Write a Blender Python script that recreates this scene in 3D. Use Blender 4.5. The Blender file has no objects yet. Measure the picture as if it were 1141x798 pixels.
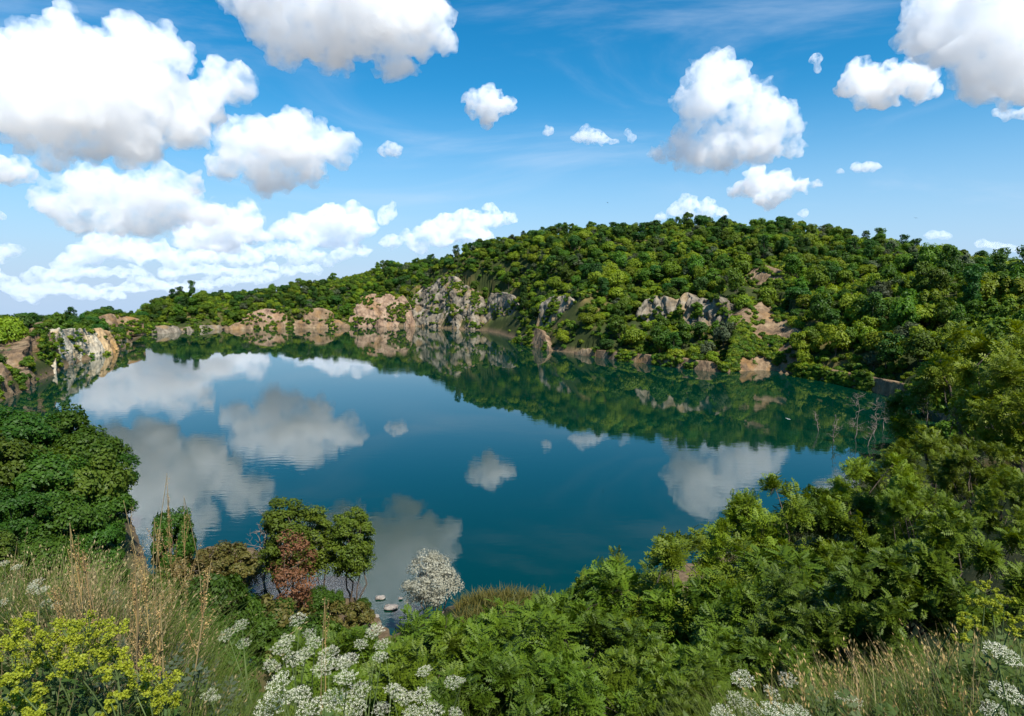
import bpy, bmesh, math, random, time
import numpy as np
from mathutils import Vector, Matrix, noise
T0 = time.time()
SC = bpy.context.scene
COL = SC.collection
random.seed(7)
rng = np.random.default_rng(7)

# ------------------------------------------------------------------ camera
F = 700.0                       # focal length in photo pixels (photo 1141 x 798)
PITCH = math.atan(79.0 / F)
EYE = np.array((0.0, 0.0, 30.0))
cd = bpy.data.cameras.new('camera')
cam = bpy.data.objects.new('camera', cd)
COL.objects.link(cam)
cam.location = EYE
cam.rotation_euler = (math.pi / 2 - PITCH, 0, 0)
cd.sensor_width = 36.0
cd.lens = 36.0 * F / 1141.0
cd.clip_start = 0.05
cd.clip_end = 60000
SC.camera = cam
CP, SP = math.cos(PITCH), math.sin(PITCH)


def ray(u, v):
    x = (u - 570.5) / F
    y = (399.0 - v) / F
    d = np.array((x, CP + y * SP, -SP + y * CP))
    return d / np.linalg.norm(d)


def at_water(u, v):
    d = ray(u, v)
    return EYE + d * (-EYE[2] / d[2])


def at_range(u, v, r):
    """point seen at (u, v) whose horizontal distance is r"""
    d = ray(u, v)
    return EYE + d * (r / math.hypot(d[0], d[1]))


def project(P):
    P = np.atleast_2d(P) - EYE
    f = P[:, 1] * CP - P[:, 2] * SP
    up = P[:, 1] * SP + P[:, 2] * CP
    f = np.where(f > 0.01, f, 0.01)
    return np.stack((570.5 + F * P[:, 0] / f, 399.0 - F * up / f), 1)


# ------------------------------------------------------------------ objects
def tag(o, label=None, cat=None, group=None, kind=None):
    if label: o['label'] = label
    if cat: o['category'] = cat
    if group: o['group'] = group
    if kind: o['kind'] = kind
    return o


def empty(name, loc):
    o = bpy.data.objects.new(name, None)
    COL.objects.link(o)
    o.location = loc
    return o


def mesh_np(name, V, Fc, mat=None, parent=None, smooth=False, link=True):
    """V (n,3); Fc (m,3|4) ints or list of such arrays"""
    me = bpy.data.meshes.new(name)
    fl = Fc if isinstance(Fc, list) else [Fc]
    fl = [np.asarray(f, dtype=np.int32) for f in fl if len(f)]
    nv = len(V)
    loops = np.concatenate([f.ravel() for f in fl]) if fl else np.zeros(0, np.int32)
    sizes = np.concatenate([np.full(len(f), f.shape[1], np.int32) for f in fl]) if fl else np.zeros(0, np.int32)
    starts = np.concatenate(([0], np.cumsum(sizes)[:-1])).astype(np.int32) if len(sizes) else sizes
    me.vertices.add(nv)
    me.vertices.foreach_set('co', np.asarray(V, dtype=np.float32).ravel())
    me.loops.add(len(loops))
    me.loops.foreach_set('vertex_index', loops)
    me.polygons.add(len(sizes))
    me.polygons.foreach_set('loop_start', starts)
    me.update(calc_edges=True)
    me.validate()
    if smooth:
        me.polygons.foreach_set('use_smooth', np.ones(len(me.polygons), dtype=bool))
    if mat: me.materials.append(mat)
    if not link: return me
    o = bpy.data.objects.new(name, me)
    COL.objects.link(o)
    if parent: o.parent = parent
    return o


def copy_tree(o, parent=None):
    c = o.copy()
    COL.objects.link(c)
    c.parent = parent
    for ch in list(o.children):
        copy_tree(ch, c)
    return c


# ------------------------------------------------------------------ noise (vectorised value noise)
def _h(ix, iy, iz, s):
    n = (ix * 374761393 + iy * 668265263 + iz * 2147483647 + s * 974711) & 0xffffffff
    n = ((n ^ (n >> 13)) * 1274126177) & 0xffffffff
    n = ((n ^ (n >> 16)) * 2246822519) & 0xffffffff
    return ((n ^ (n >> 15)) & 0xffff) / 32767.5 - 1.0


def vnoise(P, seed=0):
    P = np.asarray(P, float)
    i = np.floor(P).astype(np.int64)
    f = P - i
    f = f * f * f * (f * (f * 6 - 15) + 10)
    out = 0
    for dx in (0, 1):
        wx = f[:, 0] if dx else 1 - f[:, 0]
        for dy in (0, 1):
            wy = f[:, 1] if dy else 1 - f[:, 1]
            for dz in (0, 1):
                wz = f[:, 2] if dz else 1 - f[:, 2]
                out = out + wx * wy * wz * _h(i[:, 0] + dx, i[:, 1] + dy, i[:, 2] + dz, seed)
    return out


def fbm(P, octv=4, seed=0, gain=0.5, lac=2.03):
    a, s, out = 1.0, 0.0, 0
    P = np.asarray(P, float).copy()
    for k in range(octv):
        out = out + a * vnoise(P, seed + k * 17)
        s += a
        a *= gain
        P = P * lac + 13.7
    return out / s


# ------------------------------------------------------------------ node helpers
def new_mat(name):
    m = bpy.data.materials.new(name)
    m.use_nodes = True
    nt = m.node_tree
    nt.nodes.clear()
    out = nt.nodes.new('ShaderNodeOutputMaterial')
    return m, nt, out


def N(nt, kind, **kw):
    n = nt.nodes.new(kind)
    for k, v in kw.items():
        if k.startswith('i_'):
            key = k[2:].replace('_', ' ')
            n.inputs[key].default_value = v
        else:
            setattr(n, k, v)
    return n


def L(nt, a, b):
    nt.links.new(a, b)


def ramp(nt, fac, stops, interp='LINEAR'):
    r = nt.nodes.new('ShaderNodeValToRGB')
    r.color_ramp.interpolation = interp
    els = r.color_ramp.elements
    while len(els) < len(stops): els.new(0.5)
    for e, (p, c) in zip(els, stops):
        e.position = p
        e.color = (c[0], c[1], c[2], 1)
    if fac is not None: L(nt, fac, r.inputs[0])
    return r.outputs[0]


_ico = {}
def ico(n):
    if n not in _ico:
        bm = bmesh.new()
        bmesh.ops.create_icosphere(bm, subdivisions=n, radius=1.0)
        V = np.array([v.co[:] for v in bm.verts])
        Fc = np.array([[v.index for v in f.verts] for f in bm.faces])
        bm.free()
        _ico[n] = (V, Fc)
    return _ico[n]


# ------------------------------------------------------------------ light
SUN_EL, SUN_AZ = math.radians(54), math.radians(147)   # azimuth from +Y towards +X: behind the camera, a little to the right
sun_dir = Vector((math.cos(SUN_EL) * math.sin(SUN_AZ), math.cos(SUN_EL) * math.cos(SUN_AZ), math.sin(SUN_EL)))
sl = bpy.data.lights.new('sun', 'SUN')
sl.energy = 5.0
sl.angle = math.radians(0.5)
sl.color = (1.0, 0.965, 0.89)
so = bpy.data.objects.new('sun', sl)
COL.objects.link(so)
so.rotation_euler = sun_dir.to_track_quat('Z', 'Y').to_euler()
so.location = (0, 0, 200)

w = bpy.data.worlds.new('World')
SC.world = w
w.use_nodes = True
nt = w.node_tree
nt.nodes.clear()
out = nt.nodes.new('ShaderNodeOutputWorld')
bg = nt.nodes.new('ShaderNodeBackground')
sky = nt.nodes.new('ShaderNodeTexSky')
sky.sky_type = 'NISHITA'
sky.sun_disc = False
sky.sun_elevation = SUN_EL
sky.sun_rotation = SUN_AZ
sky.altitude = 100
sky.air_density = 1.0
sky.dust_density = 0.0
sky.ozone_density = 3.0
hs = N(nt, 'ShaderNodeHueSaturation')
hs.inputs['Hue'].default_value = 0.485
hs.inputs['Saturation'].default_value = 1.42
hs.inputs['Value'].default_value = .94
L(nt, sky.outputs[0], hs.inputs['Color'])
tint = N(nt, 'ShaderNodeMix', data_type='RGBA', blend_type='MULTIPLY')
tint.inputs['Factor'].default_value = 1.0
tint.inputs['B'].default_value = (.70, .92, 1.0, 1)
L(nt, hs.outputs[0], tint.inputs['A'])
tcs = N(nt, 'ShaderNodeTexCoord')
sxz = N(nt, 'ShaderNodeSeparateXYZ')
L(nt, tcs.outputs['Generated'], sxz.inputs[0])
hz = N(nt, 'ShaderNodeMapRange', interpolation_type='SMOOTHSTEP')
hz.inputs['From Min'].default_value = .30
hz.inputs['From Max'].default_value = -.02
hz.inputs['To Max'].default_value = .92
L(nt, sxz.outputs['Z'], hz.inputs['Value'])
hzm = N(nt, 'ShaderNodeMix', data_type='RGBA')
hzm.inputs['B'].default_value = (2.9, 4.0, 5.7, 1)
L(nt, hz.outputs[0], hzm.inputs['Factor'])
L(nt, tint.outputs['Result'], hzm.inputs['A'])
# thin veils of high cloud
vm = N(nt, 'ShaderNodeMapping')
vm.inputs['Scale'].default_value = (1.0, 1.6, 4.5)
vm.inputs['Rotation'].default_value = (.2, .35, .3)
L(nt, tcs.outputs['Generated'], vm.inputs['Vector'])
vn = N(nt, 'ShaderNodeTexNoise', i_Scale=1.7, i_Detail=7.0, i_Roughness=.58, i_Distortion=.6)
L(nt, vm.outputs[0], vn.inputs['Vector'])
vr = N(nt, 'ShaderNodeMapRange', interpolation_type='SMOOTHSTEP')
vr.inputs['From Min'].default_value = .50
vr.inputs['From Max'].default_value = .78
vr.inputs['To Max'].default_value = .42
L(nt, vn.outputs['Fac'], vr.inputs['Value'])
vx = N(nt, 'ShaderNodeMix', data_type='RGBA')
vx.inputs['B'].default_value = (4.6, 5.4, 6.6, 1)
L(nt, vr.outputs[0], vx.inputs['Factor'])
L(nt, hzm.outputs['Result'], vx.inputs['A'])
L(nt, vx.outputs['Result'], bg.inputs['Color'])
bg.inputs['Strength'].default_value = 0.105
L(nt, bg.outputs[0], out.inputs['Surface'])

SC.view_settings.view_transform = 'Standard'
SC.view_settings.look = 'None'
SC.view_settings.exposure = 0.6
SC.view_settings.gamma = 1.0
SC.view_settings.use_curve_mapping = False
cy = SC.cycles
cy.max_bounces = 36
cy.diffuse_bounces = 3
cy.glossy_bounces = 3
cy.transmission_bounces = 4
cy.transparent_max_bounces = 8
cy.volume_bounces = 32
cy.volume_max_steps = 256
cy.use_denoising = True
cy.sample_clamp_indirect = 8
# ------------------------------------------------------------------ shoreline (plan view)
FAR_SHORE = [(-70,475),(-25,455),(8,446),(30,434),(58,419),(82,405),(105,398),(135,391),(146,382),(152,375),(170,371),(205,369),(250,366),(300,364),(350,363),(395,363),(430,364),(470,364),(500,367),(540,368),(565,374),(590,383),(615,391),(650,395),(690,401),(730,406),(770,411),(815,415),(860,414),(900,420),(950,431),(1000,443),(1035,455)]
NEAR_SHORE = [(1052,472),(1040,496),(1000,522),(940,556),(860,590),(780,626),(700,652),(640,676),(600,678),(540,672),(505,676),(478,696),(455,712),(432,708),(420,690),(408,674),(370,668),(325,668),(306,680),(312,704),(296,738),(268,752),(248,728),(246,696),(258,664),(286,640),(290,616),(262,606),(228,612),(206,640),(186,652),(170,640),(158,612),(150,585),(120,556),(60,528),(-10,512),(-90,505)]


def densify(pts, step):
    out = []
    n = len(pts)
    for i in range(n):
        a, b = np.array(pts[i]), np.array(pts[(i + 1) % n])
        k = max(1, int(np.linalg.norm(b - a) / step))
        for j in range(k):
            out.append(a + (b - a) * j / k)
    return np.array(out)


def chaikin(P, it=2):
    for _ in range(it):
        Q = np.roll(P, -1, axis=0)
        P = np.stack((P * .75 + Q * .25, P * .25 + Q * .75), 1).reshape(-1, 2)
    return P


_poly = np.array([at_water(u, v)[:2] for u, v in FAR_SHORE + NEAR_SHORE])
SHORE = chaikin(_poly, 2)
_n = SHORE / 9.0
SHORE = SHORE + np.stack((fbm(np.c_[_n, np.zeros(len(_n))], 2, 3), fbm(np.c_[_n, np.ones(len(_n)) * 9], 2, 4)), 1) * \
    np.clip(np.linalg.norm(SHORE, axis=1) / 90 - .4, .15, 2.2)[:, None]


def shore_dist(XY):
    """positive on land, negative over the water"""
    A, B = SHORE, np.roll(SHORE, -1, axis=0)
    out = np.empty(len(XY))
    for s in range(0, len(XY), 20000):
        P = XY[s:s + 20000]
        d2 = np.full(len(P), 1e18)
        ins = np.zeros(len(P), bool)
        for a, b in zip(A, B):
            ab = b - a
            t = np.clip(((P - a) @ ab) / (ab @ ab + 1e-12), 0, 1)
            q = P - a - t[:, None] * ab
            d2 = np.minimum(d2, (q * q).sum(1))
            c = (a[1] > P[:, 1]) != (b[1] > P[:, 1])
            if c.any():
                xi = a[0] + (P[:, 1] - a[1]) / (b[1] - a[1] + 1e-15) * ab[0]
                ins ^= c & (P[:, 0] < xi)
        d = np.sqrt(d2)
        out[s:s + 20000] = np.where(ins, -d, d)
    return out


# ------------------------------------------------------------------ heights: control points and a thin-plate spline
CTRL = []
def cp_uvr(u, v, r, dz=0.0):
    p = at_range(u, v, r); CTRL.append((p[0], p[1], p[2] + dz)); return p
def cp_urz(u, r, z):
    p = at_range(u, 320, r); CTRL.append((p[0], p[1], z))

RIDGE = [(-120,362,330,8),(0,362,320,8),(60,357,330,8),(110,347,420,8),(170,333,560,8),(240,327,590,8),(320,316,610,8),(400,300,620,8),(430,292,620,8),(490,287,600,8),(560,271,580,8),(620,259,540,8),(700,251,490,8),(760,245,470,8),(820,245,460,8),(880,248,440,8),(950,258,415,8),(1000,267,390,8),(1060,277,360,8),(1141,295,330,7),(1300,330,300,6)]
for u, v, r, t in RIDGE:
    p = cp_uvr(u, v, r, -t)
    d = p[:2] / np.linalg.norm(p[:2])
    q = d * (r + 60); CTRL.append((q[0], q[1], p[2] - t - 2))
    q = d * (r + 170); CTRL.append((q[0], q[1], p[2] - t - 40))
# hand-placed slope points (u, v, range) on the far side
for u, v, r in [(760,332,303),(720,334,312),(805,334,292),(500,312,456),(470,318,458),(540,326,440),(420,331,468),(395,338,470),
                (620,331,312),(850,312,320),(880,322,300),(930,352,262),(1000,375,235),(1060,380,225),(660,345,300),(580,345,360),
                (80,372,258),(118,370,266),(45,373,222),(18,405,188),(-30,395,190),(300,345,500),(350,342,500),(200,350,520),(240,348,520),(150,360,440)]:
    cp_uvr(u, v, r)
for u, v, r in [(560,664,47),(525,668,47),(595,675,46),(545,668,49)]:
    cp_uvr(u, v, r)
# near bank (u, range, height)
for u, pr in {570: [(2, 28.0), (3, 27.0), (6, 24.6), (10, 21.2), (20, 14.2), (30, 8.6)],
              330: [(2.3, 27.9), (3.4, 27.0), (6, 24.9), (10, 21.6), (20, 14.6), (30, 8.0), (40, 2.6)],
              0: [(3, 28.15), (4, 27.95), (5, 27.6), (6.5, 26.8), (9, 25.0)],
              240: [(2.4, 27.95), (3.5, 27.1), (6, 25.2)],
              100: [(2.5, 28.2), (3.6, 27.95), (4.6, 27.5), (6.2, 26.2), (10, 23.0), (25, 14.5), (50, 8.0), (75, 3.5)],
              -150: [(3, 28.1), (6, 27.3), (10, 25.0), (40, 19.0), (90, 12.0)],
              -420: [(6, 28.0), (30, 26.0), (90, 22.0), (180, 20)],
              760: [(2, 28.0), (3, 27.0), (6, 24.8), (12, 20.4), (25, 12.4), (38, 6.0), (50, 2.2)],
              900: [(2, 28.15), (2.6, 27.85), (3.5, 27.1), (6, 25.2), (12, 21.4), (25, 13.6), (40, 8.0), (60, 3.6)],
              1050: [(2, 28.2), (3, 27.9), (4.5, 27.05), (6, 26.1), (12, 23.4), (25, 19.0), (35, 17.0), (60, 12.5), (95, 8.0), (135, 5)],
              1200: [(3, 28.15), (4.5, 27.5), (6, 26.8), (12, 25.0), (35, 21.5), (60, 19), (110, 15.0), (170, 20)],
              1500: [(6, 28.1), (30, 27.0), (90, 28.0), (180, 36)]}.items():
    for r, z in pr: cp_urz(u, r, z)
for a in range(0, 360, 45):
    CTRL.append((1.2 * math.sin(a), 1.2 * math.cos(a), 28.25))
for x, y in ((-30, -10), (30, -10), (0, -30), (-90, -60), (90, -60), (0, -200), (-200, -100), (200, -100)):
    CTRL.append((x, y, 28.4))
for p in SHORE[::12]:
    CTRL.append((p[0], p[1], 1.0))
CTRL = np.array(CTRL)
_S = 100.0
def _tps(r2): return r2 * np.log(r2 + 1e-9) * .5
def _fit(C):
    X = C[:, :2] / _S
    n = len(X)
    K = _tps(((X[:, None] - X[None]) ** 2).sum(-1)) + np.eye(n) * 1e-6
    Pm = np.c_[np.ones(n), X]
    A = np.block([[K, Pm], [Pm.T, np.zeros((3, 3))]])
    return X, np.linalg.solve(A, np.r_[C[:, 2], np.zeros(3)])
_X, _W = _fit(CTRL)


CLIFFS = []          # filled below: columns (u, v_top, v_bottom, range_bottom or None, lean)
def _cliff_cols(cols):
    out = []
    for u, vt, vb, rb, lean in cols:
        b = at_water(u, vb) if rb is None else at_range(u, vb, rb)
        r = math.hypot(b[0], b[1])
        t = at_range(u, vt, r + lean)
        out.append((b, t))
    return out


def height(XY, sd=None, carve=True):
    XY = np.asarray(XY, float)
    if sd is None: sd = shore_dist(XY)
    z = np.empty(len(XY))
    for s in range(0, len(XY), 20000):
        Q = XY[s:s + 20000] / _S
        z[s:s + 20000] = _tps(((Q[:, None] - _X[None]) ** 2).sum(-1)) @ _W[:-3] + _W[-3] + Q @ _W[-2:]
    r = np.hypot(XY[:, 0], XY[:, 1])
    far = np.clip((r - 640) / 500, 0, 1)
    far = far * far * (3 - 2 * far)
    z = z * (1 - far) - 265 * far
    q = np.c_[XY, np.zeros(len(XY))]
    z = z + fbm(q / 40, 3, 21) * np.clip((r - 60) / 200, 0, 1) * 4.0 * (1 - far) + fbm(q / 7, 3, 22) * .5 * np.clip(r / 30, .05, 1)
    zl = np.minimum(np.maximum(z, .5 + .02 * sd), .15 + 1.5 * np.maximum(sd, 0))
    front = (sd < 120)
    z = np.where(front & (r < 640), zl, z)
    z = np.where(sd < 0, np.maximum(-8, sd * .45 - .1), z)
    if carve:
        az = np.arctan2(XY[:, 0], XY[:, 1])
        for c in CLIFFS:
            bt = c['bt']
            ab = np.array([math.atan2(b[0], b[1]) for b, t in bt])
            rb = np.interp(az, ab, [math.hypot(b[0], b[1]) for b, t in bt])
            rt = np.interp(az, ab, [math.hypot(t[0], t[1]) for b, t in bt])
            zb = np.interp(az, ab, [b[2] for b, t in bt])
            zt = np.interp(az, ab, [t[2] for b, t in bt])
            m = (az > ab[0]) & (az < ab[-1]) & (r > rb - 1) & (r < rt + 9)
            k = np.clip((r - rb) / np.maximum(rt - rb, .5), 0, 1)
            z = np.where(m, np.minimum(z, zb + (zt - zb) * k - 2.2), z)
    return z


def cliff_def(name, label, cat, cols, pal, rough=1.0, column=0.0, depth=9.0, group=None):
    CLIFFS.append(dict(name=name, label=label, cat=cat, cols=cols, bt=_cliff_cols(cols), pal=pal, rough=rough, column=column, depth=depth, group=group))


GREY = ((.045, .037, .028), (.175, .145, .105), (.35, .30, .225), (.27, .175, .075))
PINK = ((.085, .052, .036), (.26, .17, .11), (.40, .29, .20), (.30, .17, .075))
BROWN = ((.055, .038, .025), (.19, .125, .072), (.33, .24, .145), (.27, .15, .055))
WHITE = ((.13, .10, .065), (.45, .385, .28), (.64, .575, .44), (.50, .34, .15))
SAND = ((.14, .085, .045), (.42, .28, .14), (.55, .40, .22), (.46, .25, .08))

cliff_def('rock_outcrop', 'rounded orange brown rock outcrop at the far left edge of the lake', 'rock',
          [(-16,420,452,None,6),(-4,402,450,None,13),(10,400,446,None,14),(20,408,440,None,10),(28,424,436,None,4)], BROWN, 1.0)
cliff_def('rock_slope', 'sloping rusty brown rock face between bushes on the left bank', 'rock',
          [(33,404,433,None,14),(42,372,427,None,24),(52,362,422,None,28),(60,366,418,None,22),(68,382,413,None,14)], BROWN, 1.1)
cliff_def('limestone_cliff', 'jagged pale white limestone cliff running out into the lake at the left', 'cliff',
          [(62,372,417,None,22),(70,368,412,None,22),(80,366,406,None,18),(90,364,402,None,16),(98,367,399,None,14),(106,371,398,None,14),(114,374,396.5,None,13),(122,378,394.5,None,9)], WHITE, .9, .0)
cliff_def('limestone_point', 'yellowish rounded limestone point ending the left bank', 'rock',
          [(96,382,398.5,None,8),(103,374,397.5,None,14),(109,365,397,None,17),(116,367,395.5,None,15),(125,369,393.5,None,14),(134,372,391,None,11),(141,377,387.5,None,7),(148,381,383.5,None,2)], SAND, .9)
cliff_def('shore_rock', 'small brown rock face in the trees beyond the white limestone', 'rock',
          [(110,353,359,402,5),(122,350,360,404,7),(135,351,360,408,7),(150,354,360,412,5),(160,357,360,415,3)], BROWN, .8)
cliff_def('rock_ledge', 'low grey rock ledge at the water on the far left shore', 'rock',
          [(160,369,373,None,2),(172,363,373,None,6),(185,362,372,None,7),(197,364,371,None,5),(203,368,370,None,2)], GREY, .8)
cliff_def('rock_ledge', 'long thin strip of pale rock at the far waterline, next to the grey ledge', 'rock',
          [(205,367,370,None,2),(215,363,369,None,4),(232,362,368,None,5),(246,363,367,None,3),(250,365,367,None,2)], GREY, .7)
cliff_def('rock_patch', 'small orange grey rock face high above the far shore', 'rock',
          [(270,351,356,498,4),(284,346,356,496,6),(297,343,355,496,7),(308,345,354,496,6),(320,350,353,496,3)], PINK, .8)
cliff_def('shore_bank', 'low pale rock band at the water on the far shore, left of the pinkish cliff', 'bank',
          [(252,361,368,None,3),(275,358,367,None,5),(300,359,366.5,None,5),(325,357,366,None,5),(350,358,366,None,5),(372,356,366,None,5),(390,359,365.5,None,3)], BROWN, .7)
cliff_def('rock_patch', 'little orange rock patch among trees left of the pinkish cliff', 'rock',
          [(338,349,353,502,3),(348,344,353,500,6),(360,343,353,500,6),(372,348,352,500,3)], BROWN, .7)
cliff_def('pink_cliff', 'broad pinkish orange cliff rising from the far shore left of the grey crag', 'cliff',
          [(386,356,364,None,4),(392,345,364,None,10),(402,334,364,None,16),(414,330,364,None,18),(424,330,364,None,18),(436,328,364,None,18),(448,327,364,None,18),(457,336,364,None,13),(462,350,364,None,6)], PINK, 1.2)
cliff_def('grey_crag', 'tallest crag, grey rock with a pale streak, at the bend of the far shore', 'cliff',
          [(450,352,364,None,8),(458,333,364,None,18),(470,322,364,None,25),(482,316,365,None,28),(494,312,366,None,30),(506,313,367,None,28),(514,319,367,None,25),(526,320,368,None,24),(538,328,368,None,20),(548,344,368,None,12)], GREY, 1.7, .25)
cliff_def('grey_shoulder', 'grey and rusty rock shoulder just right of the tallest crag', 'cliff',
          [(538,340,364,446,6),(548,328,365,438,12),(560,324,367,424,15),(570,330,368,412,14),(580,342,369,402,8)], GREY, 1.2, .2)
cliff_def('sand_slope', 'narrow sandy brown chute coming down to the water', 'slope',
          [(570,379,380.5,None,2),(578,376,383,None,5),(586,371,385.5,None,9),(594,366,387.5,None,13),(602,368,389.5,None,12),(612,382,391.5,None,4)], BROWN, .4, depth=4.0)
cliff_def('grey_bluff', 'grey bluff above the sandy chute, overgrown with trees', 'cliff',
          [(597,350,368,338,6),(604,337,370,332,10),(612,330,372,325,13),(624,329,373,318,13),(634,333,373,314,11),(644,344,372,312,7)], GREY, 1.1, .3)
cliff_def('column_cliff', 'high columnar grey cliff standing behind trees above the right shore', 'cliff',
          [(706,342,372,296,6),(716,336,376,292,9),(730,333,378,289,10),(746,330,380,286,11),(762,329,382,283,12),(778,331,384,280,12),(794,333,384,277,11),(808,334,384,274,10),(818,340,384,272,7)], GREY, 1.0, 1.6)
cliff_def('scree_slope', 'bare brown scree slope running down to the right shore', 'slope',
          [(808,396,414,None,5),(818,372,415,None,18),(830,350,415,None,36),(842,340,414,None,48),(858,338,414,None,50),(872,346,415,None,42),(886,366,418,None,26),(896,392,420,None,10)], BROWN, .8)
cliff_def('bare_bank', 'dry reddish bare bank high on the hill above the scree', 'slope',
          [(826,312,322,312,7),(838,300,324,308,16),(852,297,324,304,17),(868,300,325,300,16),(882,310,325,297,8)], BROWN, .7)
_bank = [(640,386,395),(665,389,398),(690,393,402),(715,395,404.5),(740,397,408),(765,400,411),(790,403,413.5),(812,405,415)]
cliff_def('shore_bank', 'low bare rock bank under the trees along the middle of the right shore', 'bank', [(u, vt, vb + .5, None, 2.2) for u, vt, vb in _bank], BROWN, .6)
_bank = [(884,405,418.5),(910,409,423),(935,413,428),(955,417,432.5),(980,421,438.5),(1005,425,445),(1028,434,453)]
cliff_def('shore_bank', 'shaded eroded rock bank below the trees near the right end of the lake', 'bank', [(u, vt, vb + .5, None, 2.6) for u, vt, vb in _bank], BROWN, .8)

# ------------------------------------------------------------------ materials of the land
def ground_mat():
    m, nt, out = new_mat('ground soil and dry grass')
    p = N(nt, 'ShaderNodeBsdfPrincipled')
    p.inputs['Roughness'].default_value = .95
    p.inputs['Specular IOR Level'].default_value = .1
    g = N(nt, 'ShaderNodeNewGeometry')
    n1 = N(nt, 'ShaderNodeTexNoise', i_Scale=.06, i_Detail=6.0, i_Roughness=.6)
    n2 = N(nt, 'ShaderNodeTexNoise', i_Scale=1.3, i_Detail=6.0, i_Roughness=.7)
    L(nt, g.outputs['Position'], n1.inputs['Vector']); L(nt, g.outputs['Position'], n2.inputs['Vector'])
    grass = ramp(nt, n1.outputs['Fac'], [(.3, (.020, .032, .010)), (.52, (.045, .055, .016)), (.66, (.13, .10, .036)), (.75, (.20, .13, .06))])
    soil = ramp(nt, n2.outputs['Fac'], [(.3, (.06, .04, .022)), (.6, (.17, .12, .07)), (.8, (.27, .21, .14))])
    sx = N(nt, 'ShaderNodeSeparateXYZ'); L(nt, g.outputs['Position'], sx.inputs[0])
    mr = N(nt, 'ShaderNodeMapRange'); mr.inputs['From Min'].default_value = .6; mr.inputs['From Max'].default_value = 3.2
    L(nt, sx.outputs['Z'], mr.inputs['Value'])
    mx = N(nt, 'ShaderNodeMix', data_type='RGBA')
    L(nt, mr.outputs[0], mx.inputs['Factor']); L(nt, soil, mx.inputs['A']); L(nt, grass, mx.inputs['B'])
    L(nt, mx.outputs['Result'], p.inputs['Base Color'])
    b = N(nt, 'ShaderNodeBump', i_Strength=.6, i_Distance=.3)
    L(nt, n2.outputs['Fac'], b.inputs['Height']); L(nt, b.outputs[0], p.inputs['Normal'])
    L(nt, p.outputs[0], out.inputs[0])
    return m


def rock_mat(name, pal, column=0.0, scale=1.0):
    dark, mid, light, stain = pal
    m, nt, out = new_mat(name)
    p = N(nt, 'ShaderNodeBsdfPrincipled')
    p.inputs['Roughness'].default_value = .9
    p.inputs['Specular IOR Level'].default_value = .2
    tc = N(nt, 'ShaderNodeNewGeometry')
    mp = N(nt, 'ShaderNodeMapping')
    mp.inputs['Rotation'].default_value = (.35, .25, .4)
    mp.inputs['Scale'].default_value = (scale, scale, scale * (.22 if column > .8 else .45))
    L(nt, tc.outputs['Position'], mp.inputs['Vector'])
    n1 = N(nt, 'ShaderNodeTexNoise', i_Scale=.22, i_Detail=8.0, i_Roughness=.68)
    n2 = N(nt, 'ShaderNodeTexNoise', i_Scale=.09, i_Detail=5.0, i_Roughness=.6)
    vo = N(nt, 'ShaderNodeTexNoise', i_Scale=.75, i_Detail=6.0, i_Roughness=.75)
    vo.noise_type = 'RIDGED_MULTIFRACTAL'
    for n in (n1, vo): L(nt, mp.outputs[0], n.inputs['Vector'])
    L(nt, tc.outputs['Position'], n2.inputs['Vector'])
    base = ramp(nt, n1.outputs['Fac'], [(.32, dark), (.5, mid), (.68, light)])
    mx = N(nt, 'ShaderNodeMix', data_type='RGBA')
    mr = N(nt, 'ShaderNodeMapRange'); mr.inputs['From Min'].default_value = .52; mr.inputs['From Max'].default_value = .66
    mr.inputs['To Max'].default_value = .75
    L(nt, n2.outputs['Fac'], mr.inputs['Value']); L(nt, mr.outputs[0], mx.inputs['Factor'])
    L(nt, base, mx.inputs['A']); mx.inputs['B'].default_value = (*stain, 1)
    h = N(nt, 'ShaderNodeMath', operation='MULTIPLY_ADD')
    L(nt, vo.outputs['Fac'], h.inputs[0]); h.inputs[1].default_value = .25; L(nt, n1.outputs['Fac'], h.inputs[2])
    b = N(nt, 'ShaderNodeBump', i_Strength=.9, i_Distance=1.5)
    L(nt, h.outputs[0], b.inputs['Height']); L(nt, b.outputs[0], p.inputs['Normal'])
    L(nt, mx.outputs['Result'], p.inputs['Base Color'])
    L(nt, p.outputs[0], out.inputs[0])
    return m


# ------------------------------------------------------------------ the land: one sheet, denser towards the lake
az = np.radians(np.concatenate((np.arange(-180, -60, 4), np.arange(-60, 60, .22), np.arange(60, 180, 4))))
rr = np.concatenate(([.4, .8], np.geomspace(1.2, 40, 90), np.linspace(40, 640, 330)[1:], np.geomspace(640, 4500, 30)[1:]))
A_, R_ = np.meshgrid(az, rr, indexing='ij')
XY = np.c_[(R_ * np.sin(A_)).ravel(), (R_ * np.cos(A_)).ravel()]
SD = shore_dist(XY)
Z = height(XY, SD)
V = np.c_[XY, Z]
na, nr = len(az), len(rr)
idx = np.arange(na * nr).reshape(na, nr)
nx = np.roll(idx, -1, axis=0)
Q = np.stack((idx[:, :-1], idx[:, 1:], nx[:, 1:], nx[:, :-1]), -1).reshape(-1, 4)
V = np.vstack((V, [[0, 0, 28.2]]))
T = np.stack((np.full(na, na * nr), idx[:, 0], nx[:, 0]), -1)
land = mesh_np('ground', V, [Q, T], ground_mat(), smooth=True)
tag(land, kind='structure')
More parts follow.
